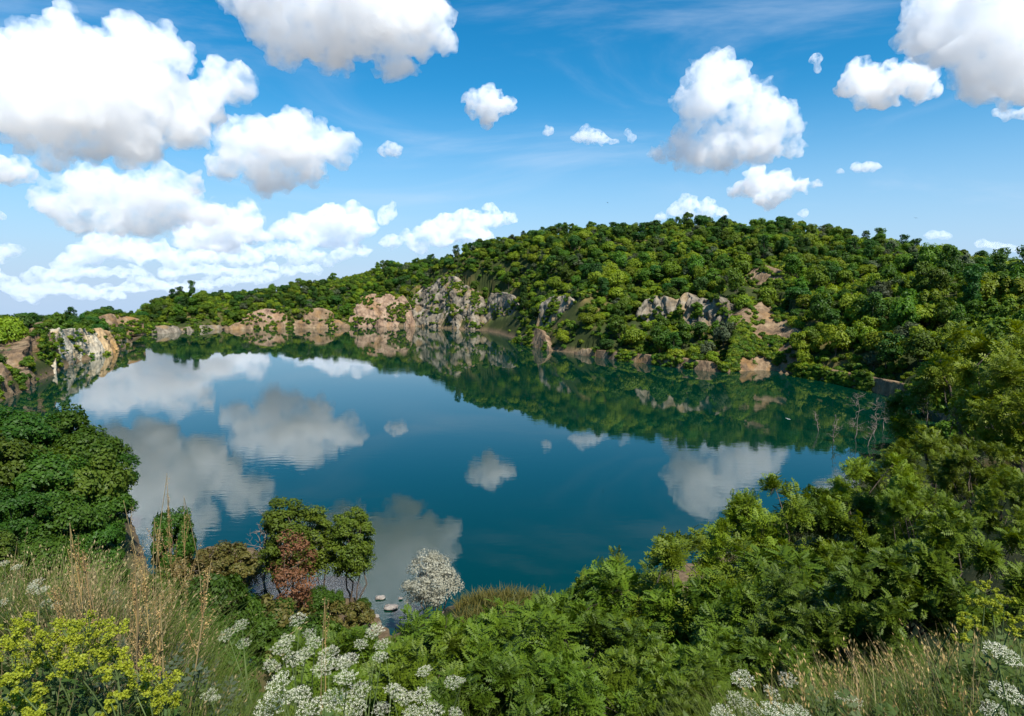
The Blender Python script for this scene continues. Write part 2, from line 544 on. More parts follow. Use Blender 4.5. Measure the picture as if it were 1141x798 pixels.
# fast height lookup for planting
def land_z(XY):
    XY = np.atleast_2d(XY)
    a = np.arctan2(XY[:, 0], XY[:, 1]); r = np.hypot(XY[:, 0], XY[:, 1])
    ia = np.clip(np.searchsorted(az, a) - 1, 0, na - 2); ir = np.clip(np.searchsorted(rr, r) - 1, 0, nr - 2)
    fa = (a - az[ia]) / (az[ia + 1] - az[ia]); fr = (r - rr[ir]) / (rr[ir + 1] - rr[ir])
    Zg = V[:-1, 2].reshape(na, nr)
    return (Zg[ia, ir] * (1 - fa) * (1 - fr) + Zg[ia + 1, ir] * fa * (1 - fr) + Zg[ia, ir + 1] * (1 - fa) * fr + Zg[ia + 1, ir + 1] * fa * fr)

# ------------------------------------------------------------------ water
def water_mat():
    m, nt, out = new_mat('lake water')
    p = N(nt, 'ShaderNodeBsdfPrincipled')
    p.inputs['Base Color'].default_value = (.0, .021, .0125, 1)
    p.inputs['Roughness'].default_value = .015
    p.inputs['IOR'].default_value = 1.58
    g = N(nt, 'ShaderNodeNewGeometry')
    mp = N(nt, 'ShaderNodeMapping'); mp.inputs['Scale'].default_value = (.35, 1.0, 1)
    L(nt, g.outputs['Position'], mp.inputs['Vector'])
    n1 = N(nt, 'ShaderNodeTexNoise', i_Scale=.9, i_Detail=3.0, i_Roughness=.5)
    n2 = N(nt, 'ShaderNodeTexNoise', i_Scale=.035, i_Detail=2.0)
    L(nt, mp.outputs[0], n1.inputs['Vector']); L(nt, g.outputs['Position'], n2.inputs['Vector'])
    mr = N(nt, 'ShaderNodeMapRange'); mr.inputs['From Min'].default_value = .42; mr.inputs['From Max'].default_value = .66
    mr.inputs['To Min'].default_value = .004; mr.inputs['To Max'].default_value = .03
    L(nt, n2.outputs['Fac'], mr.inputs['Value'])
    b = N(nt, 'ShaderNodeBump', i_Distance=.35)
    L(nt, mr.outputs[0], b.inputs['Strength']); L(nt, n1.outputs['Fac'], b.inputs['Height'])
    L(nt, b.outputs[0], p.inputs['Normal'])
    L(nt, p.outputs[0], out.inputs[0])
    return m


lo, hi = SHORE.min(0) - 12, SHORE.max(0) + 12
gx = np.arange(lo[0], hi[0], 4.0); gy = np.arange(lo[1], hi[1], 4.0)
GX, GY = np.meshgrid(gx, gy, indexing='ij')
sdw = shore_dist(np.c_[GX.ravel(), GY.ravel()]).reshape(GX.shape)
ii = np.arange(GX.size).reshape(GX.shape)
keep = (sdw[:-1, :-1] < 6) | (sdw[1:, 1:] < 6) | (sdw[1:, :-1] < 6) | (sdw[:-1, 1:] < 6)
Qw = np.stack((ii[:-1, :-1], ii[1:, :-1], ii[1:, 1:], ii[:-1, 1:]), -1)[keep]
used, inv = np.unique(Qw.ravel(), return_inverse=True)
Vw = np.c_[GX.ravel(), GY.ravel(), np.zeros(GX.size)][used]
lake = mesh_np('lake_water', Vw, inv.reshape(-1, 4), water_mat())
tag(lake, kind='structure')

# ------------------------------------------------------------------ cliffs
CLIFF_PIX = []
CLIFF_PTS = []
def build_cliff(c, seed):
    cols, bt = c['cols'], c['bt']
    us = np.array([q[0] for q in cols], float)
    nu = int(np.clip((us[-1] - us[0]) * 1.6, 20, 190))
    hpx = max(q[2] - q[1] for q in cols)
    nv = int(np.clip(hpx * 1.6, 10, 90))
    s = np.linspace(us[0], us[-1], nu)
    jit = fbm(np.c_[s / 13, np.full(nu, seed * 3.3), np.zeros(nu)], 3, seed)
    B = np.stack([np.interp(s, us, [b[k] for b, t in bt]) for k in range(3)], 1)
    T = np.stack([np.interp(s, us, [t[k] for b, t in bt]) for k in range(3)], 1)
    kk = 1 + jit[:, None] * .17
    ei = np.minimum(np.arange(nu), nu - 1 - np.arange(nu)) / (nu * .12)
    tp_ = np.clip(ei + fbm(np.c_[s / 2.2, np.full(nu, seed), np.ones(nu)], 2, seed + 1) * .25, 0, 1)
    T = B + (T - B) * kk * (.35 + .65 * np.sin(tp_ * np.pi / 2))[:, None]
    inland = cols[len(cols) // 2][3] is not None
    tg = np.gradient(B[:, :2], axis=0)
    kx = max(3, nu // 12)
    tg = np.stack([np.convolve(np.pad(tg[:, j], kx, mode='edge'), np.ones(2 * kx + 1) / (2 * kx + 1), 'valid') for j in range(2)], 1)
    out_w = np.stack((tg[:, 1], -tg[:, 0]), 1); out_w /= np.linalg.norm(out_w, axis=1)[:, None] + 1e-9   # the face looks over the lake
    test = shore_dist(np.array([B[nu // 2, :2] + out_w[nu // 2] * 6, B[nu // 2, :2] - out_w[nu // 2] * 6]))
    if test[0] > test[1]: out_w = -out_w
    B = B.copy(); B[:, 2] -= 7.0 if inland else 2.0
    t = np.linspace(0, 1, nv)
    # steeper face low down, leaning back near the top
    th = t ** 1.0
    lean = .55 * t + .45 * t ** 2.2
    P = np.empty((nu, nv, 3))
    P[:, :, :2] = B[:, None, :2] + (T - B)[:, None, :2] * lean[None, :, None]
    P[:, :, 2] = B[:, None, 2] + (T - B)[:, None, 2] * th[None, :]
    Pf = P.reshape(-1, 3)
    rg = c['rough']
    q = Pf * np.array((1, 1, .6))
    big = fbm(q / 13, 3, seed) * 2.6
    ridg = (1 - np.abs(fbm(q / 6.5, 4, seed + 5)) * 2.2) * .9
    stp = np.round(fbm(q / 7 + 9, 2, seed + 9) * 5) / 5 * 1.5
    colm = np.abs(vnoise(Pf * np.array((.42, .42, .035)), seed + 3)) * 2.6 * c['column']
    fine = fbm(q / 1.8, 3, seed + 2) * .7
    disp = (big + ridg + stp + fine - 1.0) * rg + colm
    hgt = np.linalg.norm(T - B, axis=1)
    edge = np.minimum(1, np.minimum(np.arange(nu), nu - 1 - np.arange(nu)) / 4)
    sc_ = np.clip(hgt / 18, .25, 1.0)
    disp = disp.reshape(nu, nv) * (edge * sc_)[:, None]
    P[:, :, :2] += out_w[:, None, :] * disp[:, :, None]
    P[:, :, 2] += (fbm(q / 4 + 77, 3, seed + 8).reshape(nu, nv)) * .6 * rg * sc_[:, None] * (t > .05)[None, :]
    # a back sheet gives it thickness
    K = P.copy()
    K[:, :, :2] -= out_w[:, None, :] * c['depth']
    K[:, :, 2] -= 1.5
    i1 = np.arange(nu * nv).reshape(nu, nv)
    i2 = i1 + nu * nv
    Q = [np.stack((i1[:-1, :-1], i1[1:, :-1], i1[1:, 1:], i1[:-1, 1:]), -1).reshape(-1, 4),
         np.stack((i2[:-1, :-1], i2[:-1, 1:], i2[1:, 1:], i2[1:, :-1]), -1).reshape(-1, 4),
         np.stack((i1[:-1, -1], i1[1:, -1], i2[1:, -1], i2[:-1, -1]), -1),
         np.stack((i1[:-1, 0], i2[:-1, 0], i2[1:, 0], i1[1:, 0]), -1),
         np.stack((i1[0, :-1], i1[0, 1:], i2[0, 1:], i2[0, :-1]), -1),
         np.stack((i1[-1, :-1], i2[-1, :-1], i2[-1, 1:], i1[-1, 1:]), -1)]
    o = mesh_np(c['name'], np.vstack((P.reshape(-1, 3), K.reshape(-1, 3))), Q, rock_mat(c['name'].replace('_', ' '), c['pal'], c['column'], 1.0))
    tag(o, c['label'], c['cat'])
    top = project(T); bot = project(B + np.array((0, 0, 7.0 if inland else 2.0)))
    rt = np.hypot(T[:, 0], T[:, 1])
    CLIFF_PIX.append((s, top[:, 1], bot[:, 1], rt, np.hypot(B[:, 0], B[:, 1]), c['name'] in ('column_cliff', 'grey_bluff')))
    CLIFF_PTS.append((P[2:-2, int(nv * .12):].reshape(-1, 3), (.03 if c['pal'] in (WHITE, SAND) else .13)))
    return o


for k, c in enumerate(CLIFFS):
    build_cliff(c, 40 + 7 * k)
print('land', time.time() - T0)
# ------------------------------------------------------------------ clouds: closed meshes filled with an even white volume
def cloud_mat(name, dens, px, nsz=16, g=0.1):
    m, nt, out = new_mat(name)
    v = N(nt, 'ShaderNodeVolumeScatter')
    v.inputs['Color'].default_value = (.93, .95, .965, 1)
    v.inputs['Anisotropy'].default_value = g
    tc = N(nt, 'ShaderNodeTexCoord')
    nz = N(nt, 'ShaderNodeTexNoise')
    nz.inputs['Scale'].default_value = 1 / (nsz * px)
    nz.inputs['Detail'].default_value = 5
    nz.inputs['Roughness'].default_value = .68
    L(nt, tc.outputs['Object'], nz.inputs['Vector'])
    mr = N(nt, 'ShaderNodeMapRange')
    mr.interpolation_type = 'SMOOTHSTEP'
    mr.inputs['From Min'].default_value = .34
    mr.inputs['From Max'].default_value = .70
    mr.inputs['To Min'].default_value = 0.0
    mr.inputs['To Max'].default_value = dens
    L(nt, nz.outputs['Fac'], mr.inputs['Value'])
    L(nt, mr.outputs[0], v.inputs['Density'])
    L(nt, v.outputs[0], out.inputs['Volume'])
    m.cycles.volume_step_rate = 1.0
    return m


def remeshed(V, Fc, voxel):
    me = mesh_np('tmp', V, Fc, link=False)
    o = bpy.data.objects.new('tmp', me)
    COL.objects.link(o)
    md = o.modifiers.new('r', 'REMESH')
    md.mode = 'VOXEL'
    md.voxel_size = voxel
    dg = bpy.context.evaluated_depsgraph_get()
    ev = o.evaluated_get(dg)
    m2 = bpy.data.meshes.new_from_object(ev)
    bpy.data.objects.remove(o)
    bpy.data.meshes.remove(me)
    return m2


def cloud(label, D, blobs, flat=0.8, dens_px=0.13, seed=0, fluff=1.0):
    """blobs (u, v, r) in photo pixels; the cloud hangs D metres away"""
    R = np.random.default_rng(seed + 100)
    px = D / F
    c0 = np.mean([[b[0], b[1]] for b in blobs], axis=0)
    dirs = ray(c0[0], c0[1])
    centre = EYE + dirs * D
    rt = np.cross(dirs, (0, 0, 1.0)); rt /= np.linalg.norm(rt)
    upv = np.array((0, 0, 1.0))
    fw = np.cross(upv, rt)
    sph = []
    mr_ = float(np.mean([b[2] for b in blobs]))
    for (u, v, r) in blobs:
        dr = ray(u, v)
        base = EYE + dr * (D / max(dr @ dirs, .2))
        rr = r * px
        base = base + fw * R.uniform(-.5, .5) * rr
        sph.append((base, rr * .85))
        n1 = int(26)
        for k in range(n1):
            d = R.normal(size=3); d /= np.linalg.norm(d)
            if d[2] < -.35: d[2] *= .3
            d /= np.linalg.norm(d)
            r1 = rr * R.uniform(.22, .42) * fluff
            p1 = base + d * rr * .78
            sph.append((p1, r1))
            for q in range(5):
                e = R.normal(size=3) + d * 1.2; e /= np.linalg.norm(e)
                r2 = r1 * R.uniform(.25, .5)
                sph.append((p1 + e * r1 * .9, r2))
    iv, if_ = ico(2)
    C = np.array([s[0] for s in sph]); RR = np.array([s[1] for s in sph])
    sx = 1.0 if flat > .62 else 1.75
    ivr = iv[:, :1] * rt * sx + iv[:, 1:2] * fw + iv[:, 2:] * upv * flat
    C = C + ((C - centre) @ fw)[:, None] * 0
    V = ivr[None] * RR[:, None, None] + C[:, None]
    Fa = (if_[None] + (np.arange(len(sph)) * len(iv))[:, None, None]).reshape(-1, 3)
    me = remeshed(V.reshape(-1, 3) - centre, Fa, px * 1.3)
    co = np.empty(len(me.vertices) * 3, np.float32); me.vertices.foreach_get('co', co)
    co = co.reshape(-1, 3).astype(float)
    q = co / px
    # billow: warp by noise vectors at three scales
    for sc_, am in ((22, 6.0), (9, 3.6), (4, 2.2)):
        am = am * min(1.0, mr_ / 14)
        off = np.stack([fbm(q / sc_ + k * 31.7, 2, seed + k) for k in range(3)], 1)
        co = co + off * am * px * fluff
    me.vertices.foreach_set('co', co.astype(np.float32).ravel())
    me.update()
    co2 = np.empty(len(me.vertices) * 3, np.float32); me.vertices.foreach_get('co', co2)
    me.calc_loop_triangles()
    tri = np.empty(len(me.loop_triangles) * 3, np.int32); me.loop_triangles.foreach_get('vertices', tri)
    old = me
    me = remeshed(co2.reshape(-1, 3), tri.reshape(-1, 3), px * 1.0)      # closes every fold the billowing made
    bpy.data.meshes.remove(old)
    me.name = 'cloud'
    o = bpy.data.objects.new('cloud', me)
    COL.objects.link(o)
    o.location = centre
    me.materials.clear()
    me.materials.append(cloud_mat('cloud vapour', dens_px * (1.0 if mr_ > 18 else 1.9) / px, px, float(np.clip(mr_ * .7, 5, 18))))
    tag(o, label, 'cloud', 'cumulus clouds in the blue sky')
    return o


CLOUDS = [
 ('largest white cumulus at the upper left with a wide grey underside', 2600, [(30,85,45),(85,80,45),(150,80,42),(165,58,24),(42,58,20),(110,125,48),(60,125,45),(170,120,42),(222,112,32),(255,90,22),(195,145,28),(90,160,25),(140,160,25),(0,110,40),(278,88,8)]),
 ('white cumulus cut off by the top edge left of centre', 2300, [(300,20,32),(350,30,42),(400,35,46),(450,35,42),(485,45,20),(440,75,20),(320,55,18),(380,-5,50),(440,-5,50),(300,-10,40)]),
 ('bright domed cumulus left of centre, above the low bank of clouds', 3300, [(310,162,38),(345,162,32),(270,165,28),(380,165,18),(250,185,18),(300,190,28),(340,190,22),(215,205,12)]),
 ('wide bright cumulus with a flat grey base at the left, below the largest cloud', 3800, [(70,228,24),(100,215,26),(140,218,28),(180,215,28),(200,235,22),(90,245,18),(130,245,22),(165,245,24),(230,240,20)]),
 ('small round lone white cloud high in the middle of the sky', 2800, [(543,115,18),(528,112,10),(560,118,11),(546,128,11)]),
 ('tall towering cumulus standing over the wooded hill at the right', 3000, [(800,88,26),(785,115,30),(820,105,23),(850,125,26),(872,138,18),(885,165,12),(845,160,28),(800,165,28),(762,162,22),(735,172,12),(770,182,14)]),
 ('large grey and white cumulus cut off by the top right corner', 2400, [(1040,25,26),(1080,30,42),(1120,50,45),(1150,80,40),(1100,85,26),(1060,60,22),(1018,18,12),(1125,5,40)]),
 ('lower small cumulus under the towering cloud, touching it', 3600, [(845,205,18),(868,200,15),(830,214,12),(893,207,8),(912,206,5),(850,222,12),(870,215,12)], .7),
 ('low white cloud just peeping over the hilltop below the towering cloud', 5200, [(772,228,10),(752,236,9),(792,233,10),(735,241,6),(806,238,7),(765,240,9),(785,242,9)], .7),
 ('bright two-lobed cumulus left of the large corner cloud at the upper right', 2700, [(958,88,18),(982,97,22),(1014,90,16),(943,100,11),(1032,98,14),(990,112,12),(965,108,14)], .75),
 ('little flat white cloud right of the towering cloud', 4000, [(956,188,6),(966,186,7),(974,186,5),(936,192,3)], .6),
 ('tiny wisp of cloud upper left of the corner cloud', 3200, [(908,68,6),(912,76,4)], 1.0),
 ('small puffy cloud in the middle of the sky over the hill ridge', 4000, [(645,155,7),(656,150,9),(668,154,8),(684,158,4)], .6),
 ('tiny round cloud between the lone white cloud and the puffy one', 4000, [(613,146,6)], .9),
 ('tiny slanting cloud left of the towering cloud', 4200, [(699,148,4),(704,155,5)], .9),
 ('small flat cloud right of the domed cumulus', 3600, [(428,169,6),(437,167,8),(445,164,4)], .55),
 ('small cumulus at the left edge below the largest cloud', 3400, [(-4,192,15),(14,188,13),(26,194,7)], .7),
 ('small low cloud at the left edge of the view', 5000, [(0,283,10),(12,282,7),(-14,286,10)], .5),
 ('scrap of cloud at the very left edge above the low one', 4600, [(0,240,5)], .8),
 ('low cumulus over the far shoulder of the hill, right of centre left', 5600, [(342,250,18),(368,246,18),(395,246,17),(318,260,14),(408,256,12),(355,264,18),(385,264,16)], .6),
 ('single small puff above the far hill shoulder', 5600, [(433,240,9),(436,233,6),(428,246,7)], .8),
 ('long low cumulus with a small knob rising from the left slope of the hill', 6000, [(478,258,13),(500,252,15),(522,248,15),(546,246,14),(568,244,8),(546,231,6),(455,268,10),(435,272,9),(495,266,14),(530,262,14),(465,276,10)], .6),
 ('grey cloud shelf filling the gap under the domed cumulus', 4600, [(225,258,20),(250,250,18),(270,240,16),(262,262,18),(240,270,16),(285,262,14),(215,270,14)], .5),
 ('pale low cumulus near the horizon at the left', 6500, [(108,279,14),(90,287,12),(128,275,12),(145,284,12),(70,296,8)], .6),
 ('pale low cumulus with a small peak in the bank near the horizon', 6500, [(158,282,12),(178,286,12),(200,292,12),(228,286,12),(250,284,12),(275,288,12)], .55),
 ('pale layered cloud bank low behind the left treeline', 9000, [(-20,300,10),(10,318,9),(30,330,9),(60,318,9),(95,328,9),(130,330,8),(160,312,9),(200,322,8),(250,314,8),(290,310,8),(320,304,8),(350,300,7)], .4),
 ('streaky bank of cloud lowest above the left horizon', 8000, [(40,308,9),(75,304,9),(110,305,8),(150,303,9)], .35),
 ('second streak of cloud low above the left horizon, nearer the hill', 8000, [(190,306,9),(230,304,9),(265,302,9),(300,298,8)], .35),
 ('thin cloud streak just above the far left treeline', 8500, [(20,324,5),(45,325,5),(70,325,5),(95,324,5),(120,322,6),(150,321,6),(180,320,6),(210,318,6),(235,317,6)], .35),
 ('low cloud streaks over the far treeline left of centre', 8000, [(300,282,10),(325,280,10),(350,284,9),(380,282,9),(405,280,8),(330,294,6),(365,294,5)], .4),
 ('faint low cloud strip behind the right flank of the hill', 7000, [(1096,271,5),(1104,273,5),(1112,275,5),(1121,277,5),(1130,279,5)], .5),
 ('small faint low cloud just above the hill, left of the one on the right flank', 7000, [(1038,262,5),(1046,264,5),(1053,266,4)], .5),
 ('flat white cloud strip under the corner cloud at the right edge', 3000, [(1110,126,4),(1124,128,5),(1140,130,6)], .5),
 ('tiny cloud above the hill right of the low white cloud', 5000, [(895,238,5),(897,240,4)], .8),
]
for k, c_ in enumerate(CLOUDS):
    bl = c_[2]
    if len(c_) > 3 and c_[3] < .45:
        bl = sorted(bl)
        bl = bl + [((a[0] + b[0]) / 2, (a[1] + b[1]) / 2, (a[2] + b[2]) / 2.3) for a, b in zip(bl[:-1], bl[1:])]
    cloud(c_[0], c_[1], bl, flat=c_[3] if len(c_) > 3 else .8, seed=k)
print('clouds', time.time() - T0)
# ------------------------------------------------------------------ foliage materials
def leaf_mat(name, c1, c2, var=.05, val=.35, transl=.35, gloss=.25):
    """c1, c2: two leaf colours of the kind; each plant and each spray differs a little"""
    m, nt, out = new_mat(name)
    oi = N(nt, 'ShaderNodeObjectInfo')
    g = N(nt, 'ShaderNodeNewGeometry')
    tc = N(nt, 'ShaderNodeTexCoord')
    nz = N(nt, 'ShaderNodeTexNoise', i_Scale=.9, i_Detail=2.0)
    L(nt, tc.outputs['Object'], nz.inputs['Vector'])
    ad = N(nt, 'ShaderNodeMath', operation='MULTIPLY_ADD')
    L(nt, g.outputs['Random Per Island'], ad.inputs[0]); ad.inputs[1].default_value = .5
    sb = N(nt, 'ShaderNodeMath', operation='SUBTRACT'); L(nt, nz.outputs['Fac'], sb.inputs[0]); sb.inputs[1].default_value = .25
    L(nt, sb.outputs[0], ad.inputs[2])
    mx = N(nt, 'ShaderNodeMix', data_type='RGBA')
    L(nt, ad.outputs[0], mx.inputs['Factor'])
    mx.inputs['A'].default_value = (*c1, 1); mx.inputs['B'].default_value = (*c2, 1)
    hs = N(nt, 'ShaderNodeHueSaturation')
    h = N(nt, 'ShaderNodeMapRange'); h.inputs['To Min'].default_value = .5 - var; h.inputs['To Max'].default_value = .5 + var * .6
    L(nt, oi.outputs['Random'], h.inputs['Value']); L(nt, h.outputs[0], hs.inputs['Hue'])
    mm = N(nt, 'ShaderNodeMath', operation='FRACT'); m7 = N(nt, 'ShaderNodeMath', operation='MULTIPLY')
    L(nt, oi.outputs['Random'], m7.inputs[0]); m7.inputs[1].default_value = 7.31; L(nt, m7.outputs[0], mm.inputs[0])
    v = N(nt, 'ShaderNodeMapRange'); v.inputs['To Min'].default_value = 1 - val; v.inputs['To Max'].default_value = 1 + val
    L(nt, mm.outputs[0], v.inputs['Value']); L(nt, v.outputs[0], hs.inputs['Value'])
    L(nt, mx.outputs['Result'], hs.inputs['Color'])
    p = N(nt, 'ShaderNodeBsdfPrincipled')
    p.inputs['Roughness'].default_value = .55
    p.inputs['Specular IOR Level'].default_value = gloss
    L(nt, hs.outputs[0], p.inputs['Base Color'])
    t = N(nt, 'ShaderNodeBsdfTranslucent')
    h2 = N(nt, 'ShaderNodeHueSaturation', i_Hue=.485, i_Saturation=1.1, i_Value=1.3)
    L(nt, hs.outputs[0], h2.inputs['Color']); L(nt, h2.outputs[0], t.inputs['Color'])
    ms = N(nt, 'ShaderNodeMixShader'); ms.inputs[0].default_value = transl
    L(nt, p.outputs[0], ms.inputs[1]); L(nt, t.outputs[0], ms.inputs[2])
    L(nt, ms.outputs[0], out.inputs[0])
    return m


def plain_mat(name, c1, c2, scale=3.0, rough=.85, bump=.3):
    m, nt, out = new_mat(name)
    p = N(nt, 'ShaderNodeBsdfPrincipled')
    p.inputs['Roughness'].default_value = rough
    p.inputs['Specular IOR Level'].default_value = .2
    tc = N(nt, 'ShaderNodeTexCoord')
    nz = N(nt, 'ShaderNodeTexNoise', i_Scale=scale, i_Detail=5.0, i_Roughness=.65)
    L(nt, tc.outputs['Object'], nz.inputs['Vector'])
    L(nt, ramp(nt, nz.outputs['Fac'], [(.3, c1), (.7, c2)]), p.inputs['Base Color'])
    b = N(nt, 'ShaderNodeBump', i_Strength=bump, i_Distance=.05)
    L(nt, nz.outputs['Fac'], b.inputs['Height']); L(nt, b.outputs[0], p.inputs['Normal'])
    L(nt, p.outputs[0], out.inputs[0])
    return m


BARK = plain_mat('bark', (.05, .038, .028), (.16, .125, .095), 4)
BARK_PALE = plain_mat('weathered dead wood', (.12, .09, .07), (.27, .22, .18), 3)
M_OAK = leaf_mat('oak leaves', (.042, .100, .007), (.105, .190, .012), var=.025, val=.35)
M_BRIGHT = leaf_mat('bright leaves', (.105, .180, .008), (.215, .275, .014), var=.02, val=.28)
M_DARK = leaf_mat('dark leaves', (.018, .062, .009), (.050, .126, .014), var=.025, val=.35)
M_OLIVE = leaf_mat('grey green leaves', (.055, .080, .035), (.125, .150, .070), var=.02)
M_PINE = leaf_mat('pine needles', (.010, .030, .012), (.026, .058, .020), var=.02)


# ------------------------------------------------------------------ geometry builders
def tube(path, rad, seg=6):
    path = np.asarray(path, float); n = len(path)
    tg = np.gradient(path, axis=0); tg /= np.linalg.norm(tg, axis=1)[:, None] + 1e-12
    ref = np.array((0.31, .87, .37))
    a = np.cross(tg, ref); a /= np.linalg.norm(a, axis=1)[:, None] + 1e-12
    b = np.cross(tg, a)
    th = np.linspace(0, 2 * np.pi, seg, endpoint=False)
    ring = path[:, None] + np.asarray(rad)[:, None, None] * (np.cos(th)[None, :, None] * a[:, None] + np.sin(th)[None, :, None] * b[:, None])
    i = np.arange(n * seg).reshape(n, seg)
    j = np.roll(i, -1, axis=1)
    return ring.reshape(-1, 3), np.stack((i[:-1], j[:-1], j[1:], i[1:]), -1).reshape(-1, 4)


def join(parts):
    Vs, Fs, o = [], [], 0
    for V_, F_ in parts:
        Vs.append(V_); Fs.append(F_ + o); o += len(V_)
    return np.vstack(Vs), np.vstack(Fs)


def limb(R, a, b, r0, r1, bend=.12, n=6, seg=5):
    a, b = np.asarray(a, float), np.asarray(b, float)
    t = np.linspace(0, 1, n)[:, None]
    d = np.linalg.norm(b - a)
    off = R.normal(size=3) * d * bend
    P = a + (b - a) * t + off * np.sin(t * np.pi) + R.normal(size=(n, 3)) * d * .02
    P[0] = a
    return tube(P, np.linspace(r0, r1, n), seg)


def unit(v): return v / (np.linalg.norm(v, axis=-1, keepdims=True) + 1e-12)


def leaf_quads(R, P, Nrm, size, aspect=1.7):
    """one four-cornered leaf spray at each point, facing roughly Nrm"""
    n = len(P)
    t = unit(np.cross(Nrm, R.normal(size=(n, 3))))
    b = np.cross(Nrm, t)
    s = np.asarray(size).reshape(-1, 1) * np.ones((n, 1))
    l = s * aspect * .5
    w_ = s * .5
    up = Nrm * s * .18
    V_ = np.stack((P - t * l, P + b * w_ + up, P + t * l, P - b * w_ + up), 1).reshape(-1, 3)
    return V_, np.arange(n * 4).reshape(n, 4)


def crown_clumps(R, W, H, zb, n, cl, shape='round'):
    """clump centres/radii filling a crown of width W, height H whose base is at zb"""
    C = []
    while len(C) < n:
        d = R.normal(size=3); d /= np.linalg.norm(d)
        k = R.uniform(.35, 1) ** .5
        p = d * k * np.array((W / 2, W / 2, H / 2)) * .82
        if shape == 'round' and p[2] < -H * .30: continue
        if shape == 'cone':
            p[:2] *= np.clip(.62 - p[2] / H, .12, 1.1)
        C.append((p + (0, 0, zb + H / 2), cl * R.uniform(.6, 1.25)))
    return C


def crown_mesh(seed, W, H, zb, n_cl, cl, n_leaf, size, shape='round', droop=0.0):
    R = np.random.default_rng(seed)
    C = crown_clumps(R, W, H, zb, n_cl, cl, shape)
    cs = np.array([c for c, r in C]); rs = np.array([r for c, r in C])
    mid = cs.mean(0)
    P, NN = [], []
    per = n_leaf // n_cl
    for c, r in C:
        d = unit(R.normal(size=(per * 2, 3)))
        keep = (d[:, 2] > -.45) | (R.uniform(size=len(d)) < .35)
        d = d[keep][:per]
        p = c + d * r * R.uniform(.4, 1.15, (len(d), 1)) * np.array((1, 1, .8))
        P.append(p); NN.append(unit(d * .8 + unit(c - mid) * .5 + np.array((0, 0, .45)) + R.normal(size=d.shape) * .55))
    P, NN = np.vstack(P), np.vstack(NN)
    # drop leaves deep inside other clumps
    dd = np.sqrt(((P[:, None] - cs[None]) ** 2).sum(-1)) / rs[None]
    P, NN = P[(dd < .55).sum(1) < 1], NN[(dd < .55).sum(1) < 1]
    return leaf_quads(R, P, NN, size * R.uniform(.6, 1.3, len(P))), cs, rs


def trunk_mesh(seed, H, zb, cs, r0, n_l=6):
    R = np.random.default_rng(seed + 999)
    parts = [limb(R, (0, 0, -.8), (R.normal() * .2, R.normal() * .2, H * .72), r0, r0 * .25, .04, 8, 7)]
    order = R.permutation(len(cs))[:n_l]
    for k in order:
        z0 = min(zb * R.uniform(.7, 1.3) + .3, cs[k][2] * .8)
        parts.append(limb(R, (0, 0, z0), cs[k], r0 * .42, r0 * .08, .1, 5, 5))
    return join(parts)


def proto(name, seed, W, H, zb, n_cl, cl, n_leaf, size, mat, shape='round', r0=.22, bark=None):
    """a tree thing built at the origin: > trunk, crown"""
    root = empty(name, (0, 0, 0))
    (v, f), cs, rs = crown_mesh(seed, W, H, zb, n_cl, cl, n_leaf, size, shape)
    cr = mesh_np('crown', v, f, mat, root)
    v, f = trunk_mesh(seed, zb + H, zb, cs, r0)
    tr = mesh_np('trunk', v, f, bark or BARK, root, smooth=True)
    root['_h'] = zb + H; root['_w'] = W
    return root


PROTO = {
    'broad': [proto('broadleaf_tree', 11, 9, 7.5, 1.6, 24, 1.7, 4600, .46, M_OAK),
              proto('broadleaf_tree', 12, 8, 8.0, 1.8, 22, 1.6, 4600, .46, M_OAK),
              proto('broadleaf_tree', 13, 10, 7.0, 1.2, 26, 1.8, 5000, .47, M_BRIGHT),
              proto('broadleaf_tree', 14, 8.5, 7.5, 1.4, 20, 1.8, 4600, .45, M_BRIGHT),
              proto('broadleaf_tree', 16, 7, 9.5, 1.2, 34, 1.1, 4600, .44, M_OAK),
              proto('broadleaf_tree', 17, 10.5, 6.2, 1.0, 46, 1.0, 5200, .44, M_BRIGHT),
              proto('broadleaf_tree', 15, 9, 8.5, 1.6, 24, 1.7, 5000, .46, M_DARK)],
    'tall': [proto('tall_tree', 21, 6, 11, 2.0, 24, 1.45, 4400, .42, M_DARK),
             proto('tall_tree', 22, 6.5, 10, 2.0, 22, 1.5, 4400, .42, M_OAK)],
    'shrub': [proto('shrub', 31, 5.0, 3.2, .1, 14, 1.15, 1500, .42, M_BRIGHT, r0=.09),
              proto('shrub', 32, 4.5, 3.0, .1, 14, 1.05, 1500, .42, M_OAK, r0=.09),
              proto('shrub', 33, 5.0, 2.8, .1, 13, 1.1, 1400, .42, M_OAK, r0=.09)],
    'grey': [proto('grey_green_tree', 41, 7.5, 7.0, 1.2, 20, 1.4, 2400, .5, M_OLIVE)],
    #'pine': [proto('pine_tree', 51, 4.5, 9.0, 1.5, 20, 1.0, 2200, .42, M_PINE, shape='cone')],
}
for kind in PROTO.values():
    for o in kind:
        o['_used'] = 0


def plant(o, loc, scale, rz, label, cat, group=None, sz=None):
    """first use places the built tree itself, later ones are copies"""
    if o['_used']:
        c = copy_tree(o)
    else:
        c = o
    o['_used'] = 1
    if c is not o and '_used' in c: c['_used'] = 1
    c.location = loc
    c.rotation_euler = (0, 0, rz)
    c.scale = (scale, scale, scale * (sz or 1))
    for k in ('label', 'category', 'group'):
        if k in c: del c[k]
    tag(c, label, cat, group)
    return c


